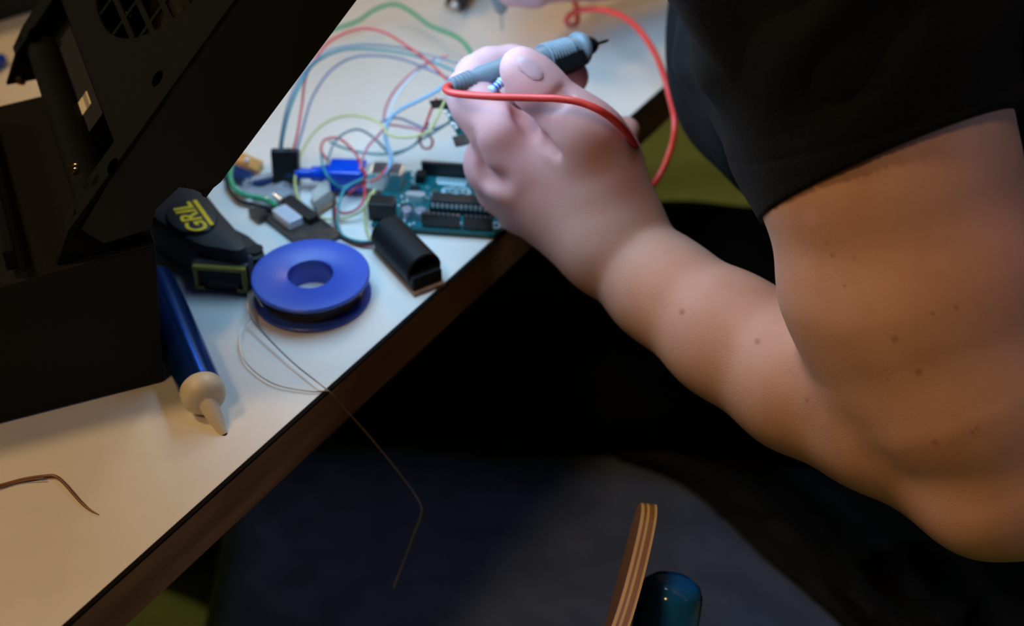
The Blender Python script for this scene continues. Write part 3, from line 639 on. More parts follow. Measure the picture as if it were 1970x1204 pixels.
# ================================================================ BLACK BARREL MODULE
k0, k1 = T(760, 462, 0.010), T(808, 512, 0.010)
km = thing('sensor_module', 'black rubber barrel on a small brown board near the table edge', 'module', tuple(T(785, 500)))
bm = bmesh.new(); kd = (k1-k0).normalized(); km_ = axis_m(k0-kd*0.009, k1)
KL = (k1-k0).length+0.0135
lathe(bm, [(0.0, 0.0), (0.0085, 0.0), (0.0098, 0.0012), (0.0098, KL-0.0006), (0.0092, KL), (0.0080, KL), (0.0078, KL-0.006), (0, KL-0.006)], km_, 48); part('barrel', bm, 'dark_rubber', km, True)
kp = Vector((-kd.y, kd.x, 0))
bm = bmesh.new(); box(bm, (-0.009, -0.0088, 0.0), (KL-0.004, 0.0088, 0.0022), frame(kd, kp, zz, Vector((k0.x, k0.y, TZ)))); part('board', bm, 'brown', km)
bm = bmesh.new(); box(bm, (-0.008, -0.0085, 0.0022), (KL-0.006, 0.0085, 0.010), frame(kd, kp, zz, Vector((k0.x, k0.y, TZ))), 0.001); part('barrel_base', bm, 'dark_rubber', km)

# ================================================================ SENSOR BOARD held under the hand
s0, s1, s2, s3 = D(844, 198, .765), D(866, 190, .755), D(910, 285, .745), D(890, 298, .75)
hb = thing('sensor_board', 'small teal sensor board with grey chip hanging below the fingers', 'circuit board', tuple(D(878, 240, .755)))
nb = (s1-s0).cross(s2-s1).normalized()
bm = bmesh.new(); prism(bm, [D(846, 196, .765), D(868, 192, .758), D(913, 268, .745), D(890, 280, .752)], nb*0.0016); part('board', bm, 'pcb', hb)
bm = bmesh.new(); prism(bm, [D(881, 262, .75), D(906, 255, .744), D(912, 275, .742), D(888, 282, .748)], nb*-0.004, 0.0004); part('sensor_can', bm, 'pcb_dark', hb)
bm = bmesh.new(); prism(bm, [D(840, 192, .765), D(854, 190, .76), D(862, 206, .758), D(848, 208, .763)], nb*-0.005); part('pin_header', bm, 'black_gloss', hb)
bm = bmesh.new()
for (px, py) in ((870, 238), (875, 240), (864, 222), (878, 246), (858, 215)): sphere(bm, D(px, py, .752), 0.0011, u=10, v=6)
part('solder_joints', bm, 'tin', hb, True)

# ================================================================ JUMPER WIRES
def wire(c, pts, lab, r=0.00072, name='jumper_wire', grp=None):
    b_ = bmesh.new(); P = [T(p[0], p[1], p[2]) if len(p) == 3 else D(p[0], p[1], p[3]) for p in pts]
    tube(b_, P, r, 8, 8); o = obj(name, b_, WC[c], smooth=True); return tag(o, lab, 'wire', grp)
# points are (px, py, height above table) or (px, py, None, camera depth)
wire('teal', [(541, 296, .021), (545, 262, .03), (556, 215, .04), (575, 168, .05), (606, 122, .055), (660, 96, .055), (730, 96, .05), (800, 108, .05), (870, 135, .05), (905, 158, .05)], 'teal jumper wire arching from left black connector to the hand')
wire('grey', [(537, 296, .021), (543, 250, .034), (556, 196, .045), (586, 138, .055), (632, 98, .06), (690, 86, .06), (760, 90, .055), (820, 105, .05), (895, 125, .05)], 'grey jumper wire highest of the arch from the left black connector')
wire('red', [(562, 296, .021), (572, 258, .03), (581, 200, .04), (588, 150, .05), (607, 112, .055), (640, 76, .06), (690, 56, .06), (738, 62, .06), (785, 90, .055), (828, 122, .05), (870, 165, .05)], 'red jumper wire in the tall arch above the grey ones')
wire('slate', [(569, 296, .021), (582, 250, .03), (600, 190, .036), (632, 140, .044), (675, 112, .048), (725, 107, .048), (780, 116, .048), (850, 145, .048), (900, 170, .045)], 'slate jumper wire, innermost of the arch from the right connector')
wire('green', [(600, 72, .01), (640, 57, .012), (685, 42, .014), (722, 18, .016), (758, 8, .018), (790, 22, .02), (825, 48, .02), (868, 66, .022), (892, 82, .024), (912, 110, .026)], 'light green wire waving along the top of the table', 0.00125)
wire('grey', [(870, 64, .012), (890, 80, .014), (908, 105, .02), (915, 130, .03)], 'short dark grey wire beside the light green one near the fingertips')
wire('yellow', [(858, 190, .055), (848, 210, .05), (838, 232, .045), (826, 252, .04), (800, 262, .04), (770, 264, .038), (745, 258, .036), (738, 244, .036), (716, 229, .036), (672, 222, .03), (632, 233, .024), (602, 258, .018), (580, 295, .012), (568, 340, .010), (572, 375, .006), (590, 402, .004), (618, 419, .003), (655, 420, .003), (692, 408, .006), (708, 386, .010), (722, 366, .012)], 'yellow jumper wire in the big loop around the ceramic module')
wire('grey', [(630, 318, .016), (634, 298, .02), (645, 272, .024), (665, 255, .028), (690, 249, .028), (715, 262, .024), (738, 284, .018), (754, 302, .014)], 'grey jumper wire humped over the blue plug')
wire('red', [(632, 310, .012), (618, 290, .014), (624, 270, .016), (648, 265, .018), (668, 278, .018), (686, 298, .018), (696, 322, .018), (704, 336, .02), (698, 352, .014)], 'red jumper wire looping left over the blue plug')
wire('pink', [(742, 244, .03), (726, 262, .028), (708, 282, .026), (698, 304, .022), (692, 326, .018)], 'pink jumper wire running straight down to the blue plug')
wire('teal', [(634, 272, .012), (660, 284, .012), (700, 294, .012), (745, 296, .012), (785, 286, .014), (812, 268, .02), (845, 248, .03), (872, 228, .045), (884, 215, .05)], 'teal jumper wire sweeping from the loops to the sensor board')
wire('blue', [(862, 160, .05), (835, 178, .045), (800, 196, .04), (768, 212, .036), (748, 232, .032), (742, 254, .028), (744, 278, .024), (752, 304, .02), (748, 322, .018), (736, 338, .016)], 'pale blue jumper wire from the fingers down to the board socket', 0.0011)
wire('white', [(845, 115, .05), (818, 126, .045), (790, 150, .04), (766, 180, .036), (750, 212, .03), (741, 240, .028), (739, 262, .024), (748, 284, .02), (757, 310, .016), (748, 336, .014)], 'white jumper wire beside the pink loop in front of the hand')
wire('pink', [(862, 108, .05), (842, 112, .048), (816, 124, .046), (786, 146, .04), (758, 176, .036), (742, 208, .032), (741, 236, .028), (768, 242, .026), (800, 248, .026), (814, 254, .026)], 'pink jumper wire curving left of the fingers in a wide bow')
wire('slate', [(730, 236, .03), (750, 228, .03), (770, 228, .03), (795, 238, .028), (820, 248, .026), (842, 246, .03), (872, 232, .04)], 'slate jumper wire crossing the knot to the sensor board')
wire('red', [(840, 188, .05), (832, 205, .046), (824, 226, .04), (816, 248, .034), (808, 268, .022), (814, 284, .016), (828, 284, .014), (832, 270, .018), (822, 258, .022)], 'red jumper wire with a small curl below the sensor board')
wire('black', [(824, 236, .026), (812, 256, .022), (800, 276, .016), (778, 290, .012), (755, 300, .010), (750, 318, .012), (738, 340, .012)], 'black jumper wire bundled with the teal one before the board')
wire('red', [(752, 296, .018), (750, 314, .018), (742, 326, .018), (728, 342, .016), (712, 350, .014)], 'short red jumper wire ending on top of the board socket')
wire('teal', [(618, 282, .012), (619, 305, .014), (624, 328, .018), (640, 350, .014), (658, 360, .010), (680, 352, .012), (702, 342, .014), (722, 338, .014)], 'teal jumper wire slung below the blue plug')
wire('teal', [(702, 344, .012), (680, 352, .012), (662, 366, .010), (653, 388, .008), (650, 412, .006), (650, 434, .004), (662, 454, .003), (690, 464, .003), (720, 464, .004), (744, 456, .006)], 'teal jumper wire from the blue plug round to the black barrel')
wire('black', [(648, 368, .008), (642, 392, .007), (643, 422, .004), (652, 448, .0025), (672, 462, .0025), (700, 468, .003), (742, 460, .006)], 'black jumper wire outermost round to the black barrel')
wire('red', [(646, 400, .006), (649, 430, .003), (662, 456, .0012), (690, 470, .001), (716, 470, .002), (742, 462, .004)], 'red jumper wire low beside the black one to the barrel')
wire('red', [(700, 352, .014), (702, 372, .012), (696, 392, .010), (680, 406, .007), (660, 410, .005), (648, 404, .005)], 'red jumper wire hooked under the ceramic module loop')
wire('red', [(668, 374, .005), (690, 358, .008), (706, 350, .012)], 'short straight red jumper wire behind the teal bend')
wire('yellow', [(720, 366, .012), (708, 380, .009), (703, 402, .004), (703, 428, .002), (708, 450, .002), (716, 462, .004)], 'pale yellow jumper wire hanging left of the power jack')
wire('green', [(446, 318, .008), (443, 338, .008), (450, 360, .007), (468, 374, .006), (495, 380, .005), (520, 388, .006), (532, 397, .006)], 'dark green wire bending to the dark brown board', 0.0014)
wire('black', [(436, 346, .004), (442, 366, .003), (460, 386, .003), (490, 394, .003), (520, 403, .004), (534, 410, .004)], 'black wire outside the green bend, nearest the tape measure', 0.0011)
wire('white', [(452, 370, .003), (470, 382, .003), (484, 390, .003)], 'short white wire end between the green and black bends', 0.0014)

# ================================================================ RED TEST PROBE
def DD(px, py, d): return D(px, py, d)
HZ = 0.69
pr = thing('test_probe', 'grey multimeter probe with red cable held in the left hand', 'probe', tuple(D(862, 166, .680)))
pA, pB = D(864, 166, .676), D(1172, 77, .735)
pdv = (pB-pA); PL = pdv.length
pm = axis_m(pA, pB)
fr = lambda px: (px-864)/(1172-864)*PL
prof = [(0, 0)]
for i in range(6):
    z0 = 0.001+i*0.0022; rr = 0.0036+i*0.00025; prof += [(rr, z0), (rr, z0+0.0013), (rr-0.0007, z0+0.0014), (rr-0.0007, z0+0.0021)]
prof += [(0.0054, fr(920)), (0.0062, fr(960)), (0.0064, fr(1035)), (0.0070, fr(1060)), (0.0070, fr(1100)), (0.0072, fr(1102)), (0.0084, fr(1105)), (0.0088, fr(1110)), (0.0084, fr(1115)), (0.0040, fr(1117)), (0, fr(1117))]
bm = bmesh.new(); lathe(bm, prof, pm, 40); part('grip', bm, 'probe_grey', pr, True)
bm = bmesh.new()
dn = (pdv.normalized().cross(Vector((0, 0, 1)))).normalized()      # sideways
vdn = pdv.normalized().cross(dn)
under = -Uv - Fv*0.3; under = (under - pdv.normalized()*under.dot(pdv.normalized())).normalized()
side = pdv.normalized().cross(under)
GM = frame(side, under, pdv.normalized(), pA)
box(bm, (-0.0066, -0.0005, fr(1042)), (0.0066, 0.0100, fr(1102)), GM, 0.001, 2)
for i in range(7): box(bm, (-0.0070, 0.0004, fr(1054)+i*0.0020), (0.0066, 0.0103, fr(1054)+i*0.0020+0.0009), GM)
part('black_finger_grip', bm, 'black_gloss', pr, label='black ribbed rubber grip insert')
bm = bmesh.new()
for i in range(8): lathe(bm, [(0.0071, 0), (0.0077, 0.0004), (0.0071, 0.0009)], pm @ Matrix.Translation((0, 0, fr(1040)+i*0.0021)), 32)
part('grip_ribs', bm, 'probe_grey', pr, True)
bm = bmesh.new(); lathe(bm, [(0, fr(1113)), (0.0046, fr(1115)), (0.0046, fr(1134)), (0.0032, fr(1141)), (0, fr(1142))], pm, 32); part('nose', bm, 'black_gloss', pr, True)
bm = bmesh.new(); lathe(bm, [(0, fr(1140)), (0.0011, fr(1140)), (0.0010, fr(1168)), (0.0001, fr(1172))], pm, 16); part('needle', bm, 'steel', pr, True)
bm = bmesh.new()
cp = [D(876, 163, .679), D(864, 165, .675), D(857, 171, .671), D(868, 178, .666), D(895, 182, .661), D(950, 186, .655), D(1020, 188, .650), D(1075, 190, .645), D(1120, 198, .643), D(1160, 216, .643), D(1192, 241, .652), D(1214, 268, .668), D(1230, 305, .700), D(1226, 355, .735), D(1222, 392, .75), D(1228, 398, .77), D(1243, 372, .775), D(1270, 335, .78), D(1291, 285, .78), D(1298, 235, .78), D(1288, 185, .79), D(1272, 130, .80), D(1250, 85, .82), D(1220, 48, .84), D(1185, 26, .86), D(1145, 18, .87), D(1108, 22, .88), D(1090, 38, .885), D(1098, 50, .90), D(1110, 42, .91), D(1108, 10, .92), D(1090, -40, .92), D(1050, -120, .93)]
tube(bm, cp, 0.0018, 14, 8); part('red_cable', bm, 'red_cable', pr, True, 'red insulated cable')

# resistor-like component pinched under the probe
rp = thing('small_component', 'tiny pale blue component pinched between thumb and index finger', 'component', tuple(D(956, 166, .695)))
ra, rb_ = D(943, 177, .681), D(968, 155, .684)
bm = bmesh.new(); m = axis_m(ra, rb_); L_ = (rb_-ra).length
lathe(bm, [(0, 0), (0.0022, 0.0004), (0.0026, 0.0015), (0.0021, 0.0026), (0.0021, L_-0.0026), (0.0026, L_-0.0015), (0.0022, L_-0.0004), (0, L_)], m, 24); part('component_body', bm, 'clearglass', rp, True)
bm = bmesh.new()
for t_ in (0.3, 0.5, 0.72): lathe(bm, [(0.00215, L_*t_), (0.0023, L_*t_+0.0002), (0.0023, L_*t_+0.0007), (0.00215, L_*t_+0.0009)], m, 24)
part('colour_band', bm, 'usb_blue', rp)
bm = bmesh.new(); tube(bm, [rb_, D(1000, 150, .70), D(1040, 136, .70), D(1054, 124, .70)], 0.0004, 8, 6); tube(bm, [ra, D(940, 182, .689), D(932, 196, .688)], 0.0004, 8, 4); part('wire_lead', bm, 'tin', rp, True)

# ================================================================ SECOND PROBE, top of frame
p2 = thing('test_probe', 'second multimeter probe pointing down at the top edge of the photo', 'probe', tuple(D(966, 58, .86)))
qa, qb = D(966, 58, .875), D(955, -150, .80)
m = axis_m(qa, qb); k = (qb-qa).length/208
bm = bmesh.new(); lathe(bm, [(0, 0), (0.0007, 0.0003), (0.0011, 0.002), (0.0011, 40*k), (0, 40*k)], m, 16); part('needle', bm, 'steel', p2, True)
bm = bmesh.new(); lathe(bm, [(0, 37*k), (0.0022, 38*k), (0.0030, 44*k), (0, 44*k)], m, 24); part('nose', bm, 'black_gloss', p2, True)
bm = bmesh.new(); lathe(bm, [(0, 43*k), (0.0040, 44*k), (0.0056, 60*k), (0.0062, 64*k), (0.0062, 190*k), (0.004, 208*k), (0, 208*k)], m, 32); part('grip', bm, 'probe_grey', p2, True)

# black clip cluster on the table at the top edge
ck = thing('cable_clip', 'black spiky clip at the top edge of the table photo', 'clip', tuple(T(882, 0)))
bm = bmesh.new(); prism(bm, [T(858, 6, .008), T(866, -30, .008), T(915, -34, .008), T(912, 0, .008), T(890, 12, .008), T(872, 2, .008)], zz*0.010, 0.001); part('clip_body', bm, 'black_gloss', ck)
bm = bmesh.new()
for i, (x, y) in enumerate(((860, 12), (868, 4), (886, 20), (894, 14))): tube(bm, [T(x+6, -14, .012), T(x, y, .004)], 0.0016, 8, 0)
part('clip_tooth', bm, 'black_gloss', ck)
bm = bmesh.new(); sphere(bm, T(874, 8, .010), 0.0025, u=12, v=8); part('clip_rivet', bm, 'tin', ck, True)

# ================================================================ CHAIRS
ch = thing('chair', 'dark blue grey upholstered chair the person in black sits on', 'chair', (0.06, 0.64, 0))
bm = bmesh.new(); box(bm, (-0.200, 0.50, 0.405), (0.36, 0.895, 0.470), None, 0.028, 5); part('seat', bm, 'seat_fab', ch, True)
bm = bmesh.new(); box(bm, (-0.18, 0.54, 0.390), (0.32, 0.85, 0.406), None, 0.004, 1); part('seat_pan', bm, 'black_gloss', ch)
bm = bmesh.new(); lathe(bm, [(0.03, 0.02), (0.03, 0.25), (0.018, 0.25), (0.018, 0.392)], Matrix.Translation((0.08, 0.64, 0)), 24); part('gas_post', bm, 'steel', ch, True)
for i in range(5):
    a = 2*PI*i/5+0.3; bm = bmesh.new(); e = Vector((0.08+0.2*math.cos(a), 0.64+0.2*math.sin(a), 0.05))
    tube(bm, [(0.08, 0.64, 0.085), e], 0.016, 10, 0, lambda t: 1-0.3*t); sphere(bm, (e.x, e.y, 0.025), 0.025, (0.6, 1, 1)); part('base_arm', bm, 'black_gloss', ch, True)
bm = bmesh.new()
for i in range(1): box(bm, (0.565, 0.50, 0.55), (0.605, 0.92, 0.98), None, 0.018, 4)
part('backrest', bm, 'seat_fab', ch, True)
bm = bmesh.new(); box(bm, (0.38, 0.62, 0.40), (0.575, 0.70, 0.415)); box(bm, (0.56, 0.62, 0.40), (0.575, 0.70, 0.60)); part('back_bracket', bm, 'black_gloss', ch)
bm = bmesh.new(); box(bm, (0.30, 0.63, 0.396), (0.40, 0.69, 0.404)); part('back_bracket', bm, 'black_gloss', ch)

# plywood chair in the foreground: backrest plate and blue frame
pc0 = D(1228, 985, .63)
pch = thing('chair', 'plywood backed chair with glossy blue frame at the bottom edge', 'chair', (pc0.x, pc0.y, 0))
TP = [D(1240, 978, .640), D(1236, 1035, .618), D(1222, 1100, .596), D(1197, 1185, .568), D(1168, 1262, .545), D(1130, 1340, .525)]   # top edge line of the plate, far -> near
# build plate: top edge path slightly curved in plan; constant top height
ztop = TP[0].z
pathxy = []
for (px, py) in ((1256, 916), (1247, 1000), (1226, 1095), (1202, 1180), (1172, 1262), (1135, 1345)):
    p = Z(px, py, ztop); pathxy.append(Vector((p.x, p.y, 0)))
pp = catmull(pathxy, 8); n = len(pp); half = 0.0037
bm = bmesh.new(); rows = []
Hs = 0.20
for i, p in enumerate(pp):
    t = (pp[min(i+1, n-1)]-pp[max(i-1, 0)]).normalized(); nx = Vector((t.y, -t.x, 0))
    if nx.x < 0: nx = -nx
    s = (p-pp[0]).length; e = (p-pp[-1]).length; rad = 0.030
    drop = 0
    for q in (s, e):
        if q < rad: drop = max(drop, rad-math.sqrt(max(rad*rad-(rad-q)**2, 0)))
    zt = ztop-drop; zb = ztop-Hs+drop
    lean = 0.13
    zs = [zt-(zt-zb)*k/10 for k in range(11)]
    rows.append(([bm.verts.new((p.x-nx.x*half-lean*(ztop-z_)*1.0, p.y-nx.y*half, z_)) for z_ in zs], [bm.verts.new((p.x+nx.x*half-lean*(ztop-z_)*1.0, p.y+nx.y*half, z_)) for z_ in zs]))
for (a, b), (c, d) in zip(rows, rows[1:]):
    for k in range(10):
        f = bm.faces.new((a[k], a[k+1], c[k+1], c[k])); f.material_index = 1
        f = bm.faces.new((b[k], d[k], d[k+1], b[k+1])); f.material_index = 1
    bm.faces.new((a[0], c[0], d[0], b[0])); bm.faces.new((a[-1], b[-1], d[-1], c[-1]))
for (a, b) in (rows[0], rows[-1]):
    for k in range(10): bm.faces.new((a[k], b[k], b[k+1], a[k+1]))
PLY_ROWS = rows
# ply layer coordinate stored as uv so that the plies follow the bend
uvl = bm.loops.layers.uv.new('ply')
side_of = {}
for a, b in rows:
    for v in a: side_of[v] = 0.0
    for v in b: side_of[v] = 1.0
for f in bm.faces:
    for l in f.loops: l[uvl].uv = (side_of[l.vert], 0.5)
bk = part('backrest', bm, ['ply', 'ply_face'], pch)
nt = M['ply'].node_tree
uvn = nt.nodes.new('ShaderNodeUVMap'); uvn.uv_map = 'ply'; spx = nt.nodes.new('ShaderNodeSeparateXYZ'); nt.links.new(uvn.outputs[0], spx.inputs[0])
ramp = [x for x in nt.nodes if x.type == 'VALTORGB'][0]; nt.links.new(spx.outputs[0], ramp.inputs[0])
# blue tubular posts
pt = D(1296, 1108, .640); RB = 0.0152
pcap = D(1294, 1096, .655)
def post(x, y, zt, name='frame_post'):
    c_ = Vector((x, y, zt)); e_ = c_+Vector((-0.030, -0.105, -0.20))
    m_ = axis_m(e_, c_); L_ = (c_-e_).length
    b_ = bmesh.new(); lathe(b_, [(0, 0), (RB, 0.0), (RB, L_-0.013), (RB*0.97, L_-0.008), (RB*0.86, L_-0.004), (RB*0.62, L_-0.0012), (RB*0.3, L_-0.0002), (0, L_)], m_, 40)
    tube(b_, [e_+zz*0.012, Vector((e_.x, e_.y, 0.40))], RB, 24, 0); return part(name, b_, 'blue_frame', pch, True)
post(pcap.x, pcap.y-0.004, pcap.z); post(pcap.x+0.01, pcap.y-0.22, pcap.z)
sx = pcap.x-0.05
bm = bmesh.new(); prism(bm, [Vector((sx-0.36, pcap.y-0.29, 0.44)), Vector((sx+0.01, pcap.y-0.28, 0.43)), Vector((sx+0.01, pcap.y+0.02, 0.43)), Vector((sx-0.36, pcap.y+0.03, 0.44))], zz*0.012, 0.003); part('plywood_seat', bm, 'ply_face', pch)
bm = bmesh.new()
for y in (pcap.y-0.26, pcap.y-0.004):
    tube(bm, [(sx+0.0, y, 0.42), (sx-0.32, y, 0.42)], RB*0.9, 16, 0); tube(bm, [(sx-0.32, y, 0.42), (sx-0.34, y, 0.0)], RB*0.9, 16, 0)
part('seat_frame', bm, 'blue_frame', pch, True)

# ================================================================ SDF TOOLKIT
class Field:
    def __init__(s, lo, hi, h, far=0.03):
        s.lo = np.array(lo, dtype=np.float64); s.h = h
        s.n = np.maximum(np.ceil((np.array(hi)-s.lo)/h).astype(int)+1, 2)
        s.F = np.full(s.n, far, dtype=np.float32)
        s.ax = [(s.lo[i]+h*np.arange(s.n[i])).astype(np.float32) for i in range(3)]
    def sl(s, lo, hi):
        a = np.clip(np.floor((lo-s.lo)/s.h).astype(int), 0, s.n); b = np.clip(np.ceil((hi-s.lo)/s.h).astype(int)+1, 0, s.n)
        return tuple(slice(a[i], b[i]) for i in range(3)), (b > a).all()
    def cone_d(s, a, b, ra, rb, sl, flat=None):
        X = s.ax[0][sl[0]][:, None, None]; Y = s.ax[1][sl[1]][None, :, None]; Zc = s.ax[2][sl[2]][None, None, :]
        a = np.array(a); b = np.array(b); ab = b-a; L2 = max(float(ab@ab), 1e-12)
        px, py, pz = X-a[0], Y-a[1], Zc-a[2]
        t = np.clip((px*ab[0]+py*ab[1]+pz*ab[2])/L2, 0, 1)
        qx, qy, qz = px-t*ab[0], py-t*ab[1], pz-t*ab[2]
        if flat is not None:
            n, f = flat; dn_ = (qx*n[0]+qy*n[1]+qz*n[2])*(f-1); qx, qy, qz = qx+n[0]*dn_, qy+n[1]*dn_, qz+n[2]*dn_
        return np.sqrt(qx*qx+qy*qy+qz*qz)-(ra+t*(rb-ra))
    def cone(s, a, b, ra, rb, k=0.004, flat=None, G=None, sub=False):
        a = np.array(a); b = np.array(b); r = max(ra, rb)*(1.0 if flat is None else max(1.0, 1.0/flat[1]))+k+3*s.h
        sl, ok = s.sl(np.minimum(a, b)-r, np.maximum(a, b)+r)
        if not ok: return
        G = s.F if G is None else G
        d = s.cone_d(a, b, ra, rb, sl, flat); f = G[sl]
        if sub:
            d = -d; hh = np.maximum(k-np.abs(f-d), 0)/k; G[sl] = np.maximum(f, d)+hh*hh*k*0.25
        else:
            hh = np.maximum(k-np.abs(f-d), 0)/k; G[sl] = np.minimum(f, d)-hh*hh*k*0.25
    def chain(s, pts, k=0.006, **kw):
        for (p, r), (q, t) in zip(pts, pts[1:]): s.cone(p, q, r, t, k, **kw)
    def plane_cut(s, p, n, lo=None, hi=None):
        """remove everything on the +n side"""
        X = s.ax[0][:, None, None]; Y = s.ax[1][None, :, None]; Zc = s.ax[2][None, None, :]
        s.F = np.maximum(s.F, (X-p[0])*n[0]+(Y-p[1])*n[1]+(Zc-p[2])*n[2]).astype(np.float32)
    def mesh(s, smooth=2):
        F = s.F; I = F < 0; nx, ny, nz = F.shape
        c = np.zeros((nx-1, ny-1, nz-1), dtype=np.int8)
        for i in (0, 1):
            for j in (0, 1):
                for k in (0, 1): c += I[i:nx-1+i, j:ny-1+j, k:nz-1+k]
        act = np.argwhere((c > 0) & (c < 8)); idx = np.full(c.shape, -1, dtype=np.int64); idx[tuple(act.T)] = np.arange(len(act))
        acc = np.zeros((len(act), 3)); cnt = np.zeros(len(act))
        C = [(0, 0, 0), (1, 0, 0), (0, 1, 0), (1, 1, 0), (0, 0, 1), (1, 0, 1), (0, 1, 1), (1, 1, 1)]
        E = [(0, 1), (2, 3), (4, 5), (6, 7), (0, 2), (1, 3), (4, 6), (5, 7), (0, 4), (1, 5), (2, 6), (3, 7)]
        vals = [F[act[:, 0]+q[0], act[:, 1]+q[1], act[:, 2]+q[2]] for q in C]
        for a, b in E:
            va, vb = vals[a], vals[b]; m = (va < 0) != (vb < 0)
            t = np.where(m, va/np.where(m, va-vb, 1), 0); pa_ = np.array(C[a]); pb_ = np.array(C[b])
            acc[m] += (pa_ + t[:, None]*(pb_-pa_))[m]; cnt[m] += 1
        V = s.lo + (act+acc/cnt[:, None])*s.h
        Q = []
        for ax in range(3):
            sh = [slice(None)]*3; sh2 = [slice(None)]*3; sh[ax] = slice(0, -1); sh2[ax] = slice(1, None)
            ch_ = I[tuple(sh)] != I[tuple(sh2)]; e = np.argwhere(ch_)
            o1, o2 = [(1, 2), (2, 0), (0, 1)][ax]
            ok = (e[:, o1] > 0) & (e[:, o2] > 0) & (e[:, o1] < F.shape[o1]-1) & (e[:, o2] < F.shape[o2]-1); e = e[ok]
            d1 = np.zeros(3, int); d1[o1] = 1; d2 = np.zeros(3, int); d2[o2] = 1
            q = [idx[tuple((e-d1-d2).T)], idx[tuple((e-d2).T)], idx[tuple(e.T)], idx[tuple((e-d1).T)]]
            q = np.stack(q, 1); flip = ~I[tuple(sh)][tuple(e.T)]; q[flip] = q[flip][:, ::-1]; Q.append(q)
        Q = np.concatenate(Q); Q = Q[(Q >= 0).all(1)]
        for _ in range(smooth):
            S = np.zeros_like(V); Nn = np.zeros(len(V))
            for i in range(4):
                np.add.at(S, Q[:, i], V[Q[:, (i+1) % 4]]+V[Q[:, (i+3) % 4]]); np.add.at(Nn, Q[:, i], 2)
            V = np.where(Nn[:, None] > 0, 0.5*V+0.5*S/np.maximum(Nn, 1)[:, None], V)
        return V, Q
def mesh_np(name, parts, m, parent=None, smooth=True):
    Vs, Qs, off = [], [], 0
    for V, Q in parts: Vs.append(V); Qs.append(Q+off); off += len(V)
    V = np.concatenate(Vs); Q = np.concatenate(Qs)
    me = bpy.data.meshes.new(name); me.vertices.add(len(V)); me.vertices.foreach_set('co', V.astype(np.float32).ravel())
    me.loops.add(Q.size); me.loops.foreach_set('vertex_index', Q.astype(np.int32).ravel())
    me.polygons.add(len(Q)); me.polygons.foreach_set('loop_start', np.arange(0, Q.size, 4, dtype=np.int32)); me.polygons.foreach_set('loop_total', np.full(len(Q), 4, dtype=np.int32))
    me.update(calc_edges=True); me.validate()
    me.polygons.foreach_set('use_smooth', np.ones(len(me.polygons), dtype=bool))
    me.materials.append(M[m]); o = bpy.data.objects.new(name, me); COL.objects.link(o)
    if parent: o.parent = parent; me.transform(Matrix.Translation(-Vector(parent.location)))
    return o
def projnp(V):
    q = V-np.array(CAM); d = q@np.array(Fv); return 985+q[:, 0]/d*FPX, 602-(q@np.array(Uv))/d*FPX, d

# ================================================================ PERSON
person = thing('person', 'person in black t-shirt leaning over the table holding a probe', 'person', (0.30, 0.72, 0.0))
fwd = Vector((-0.84, 0.54, 0)); lat = Vector((0.54, 0.84, 0))
mm = 0.001
# ---- near (left) arm and hand, landmarks in the photo with their depths
ARM = [((1590, -230, .545), 56), ((1640, 20, .555), 53), ((1698, 310, .565), 48.8), ((1775, 540, .572), 48), ((1850, 730, .578), 42.5), ((1932, 862, .585), 37)]
FORE = [((1915, 887, .592), 35), ((1704, 797, .606), 32), ((1548, 732, .628), 30.5), ((1402, 645, .652), 27.5), ((1275, 555, .672), 24.0), ((1180, 470, .688), 22.5)]
pts3 = []
def P3(p): return np.array(D(*p))
allp = [P3(p) for p, r in ARM+FORE] + [P3((855, 90, .70)), P3((1240, 90, .76)), P3((860, 520, .76))]
lo = np.min(allp, 0)-0.055; hi = np.max(allp, 0)+0.06; lo[0] += 0.02; lo[2] += 0.0
fld = Field(lo, hi, 0.00135)
for (p, r), (q, s_) in zip(ARM, ARM[1:]): fld.cone(P3(p), P3(q), r*mm, s_*mm, 0.012)
ARMF = fld.F.copy(); fld.F[:] = 0.03
for (p, r), (q, s_) in zip(FORE, FORE[1:]): fld.cone(P3(p), P3(q), r*mm, s_*mm, 0.010)
vdir = np.array(Fv)
# forearm depth (elliptical section): second chain slightly behind
for (p, r), (q, s_) in zip(FORE, FORE[1:]): fld.cone(P3(p)+vdir*0.012, P3(q)+vdir*0.010, (r-3)*mm, (s_-2)*mm, 0.010)
hh = np.maximum(0.007-np.abs(ARMF-fld.F), 0)/0.007; fld.F = (np.minimum(ARMF, fld.F)-hh*hh*0.007*0.25).astype(np.float32)
fld.cone(P3((1915, 892, .592)), P3((2010, 905, .590)), 0.036, 0.036, 0.015)
fld.cone(P3((1888, 965, .578)), P3((1905, 915, .59)), 0.0145, 0.026, 0.022)        # point of the elbow
fld.cone(P3((1640, 560, .575)), P3((1670, 700, .585)), 0.026, 0.020, 0.02)         # lower biceps above the crook
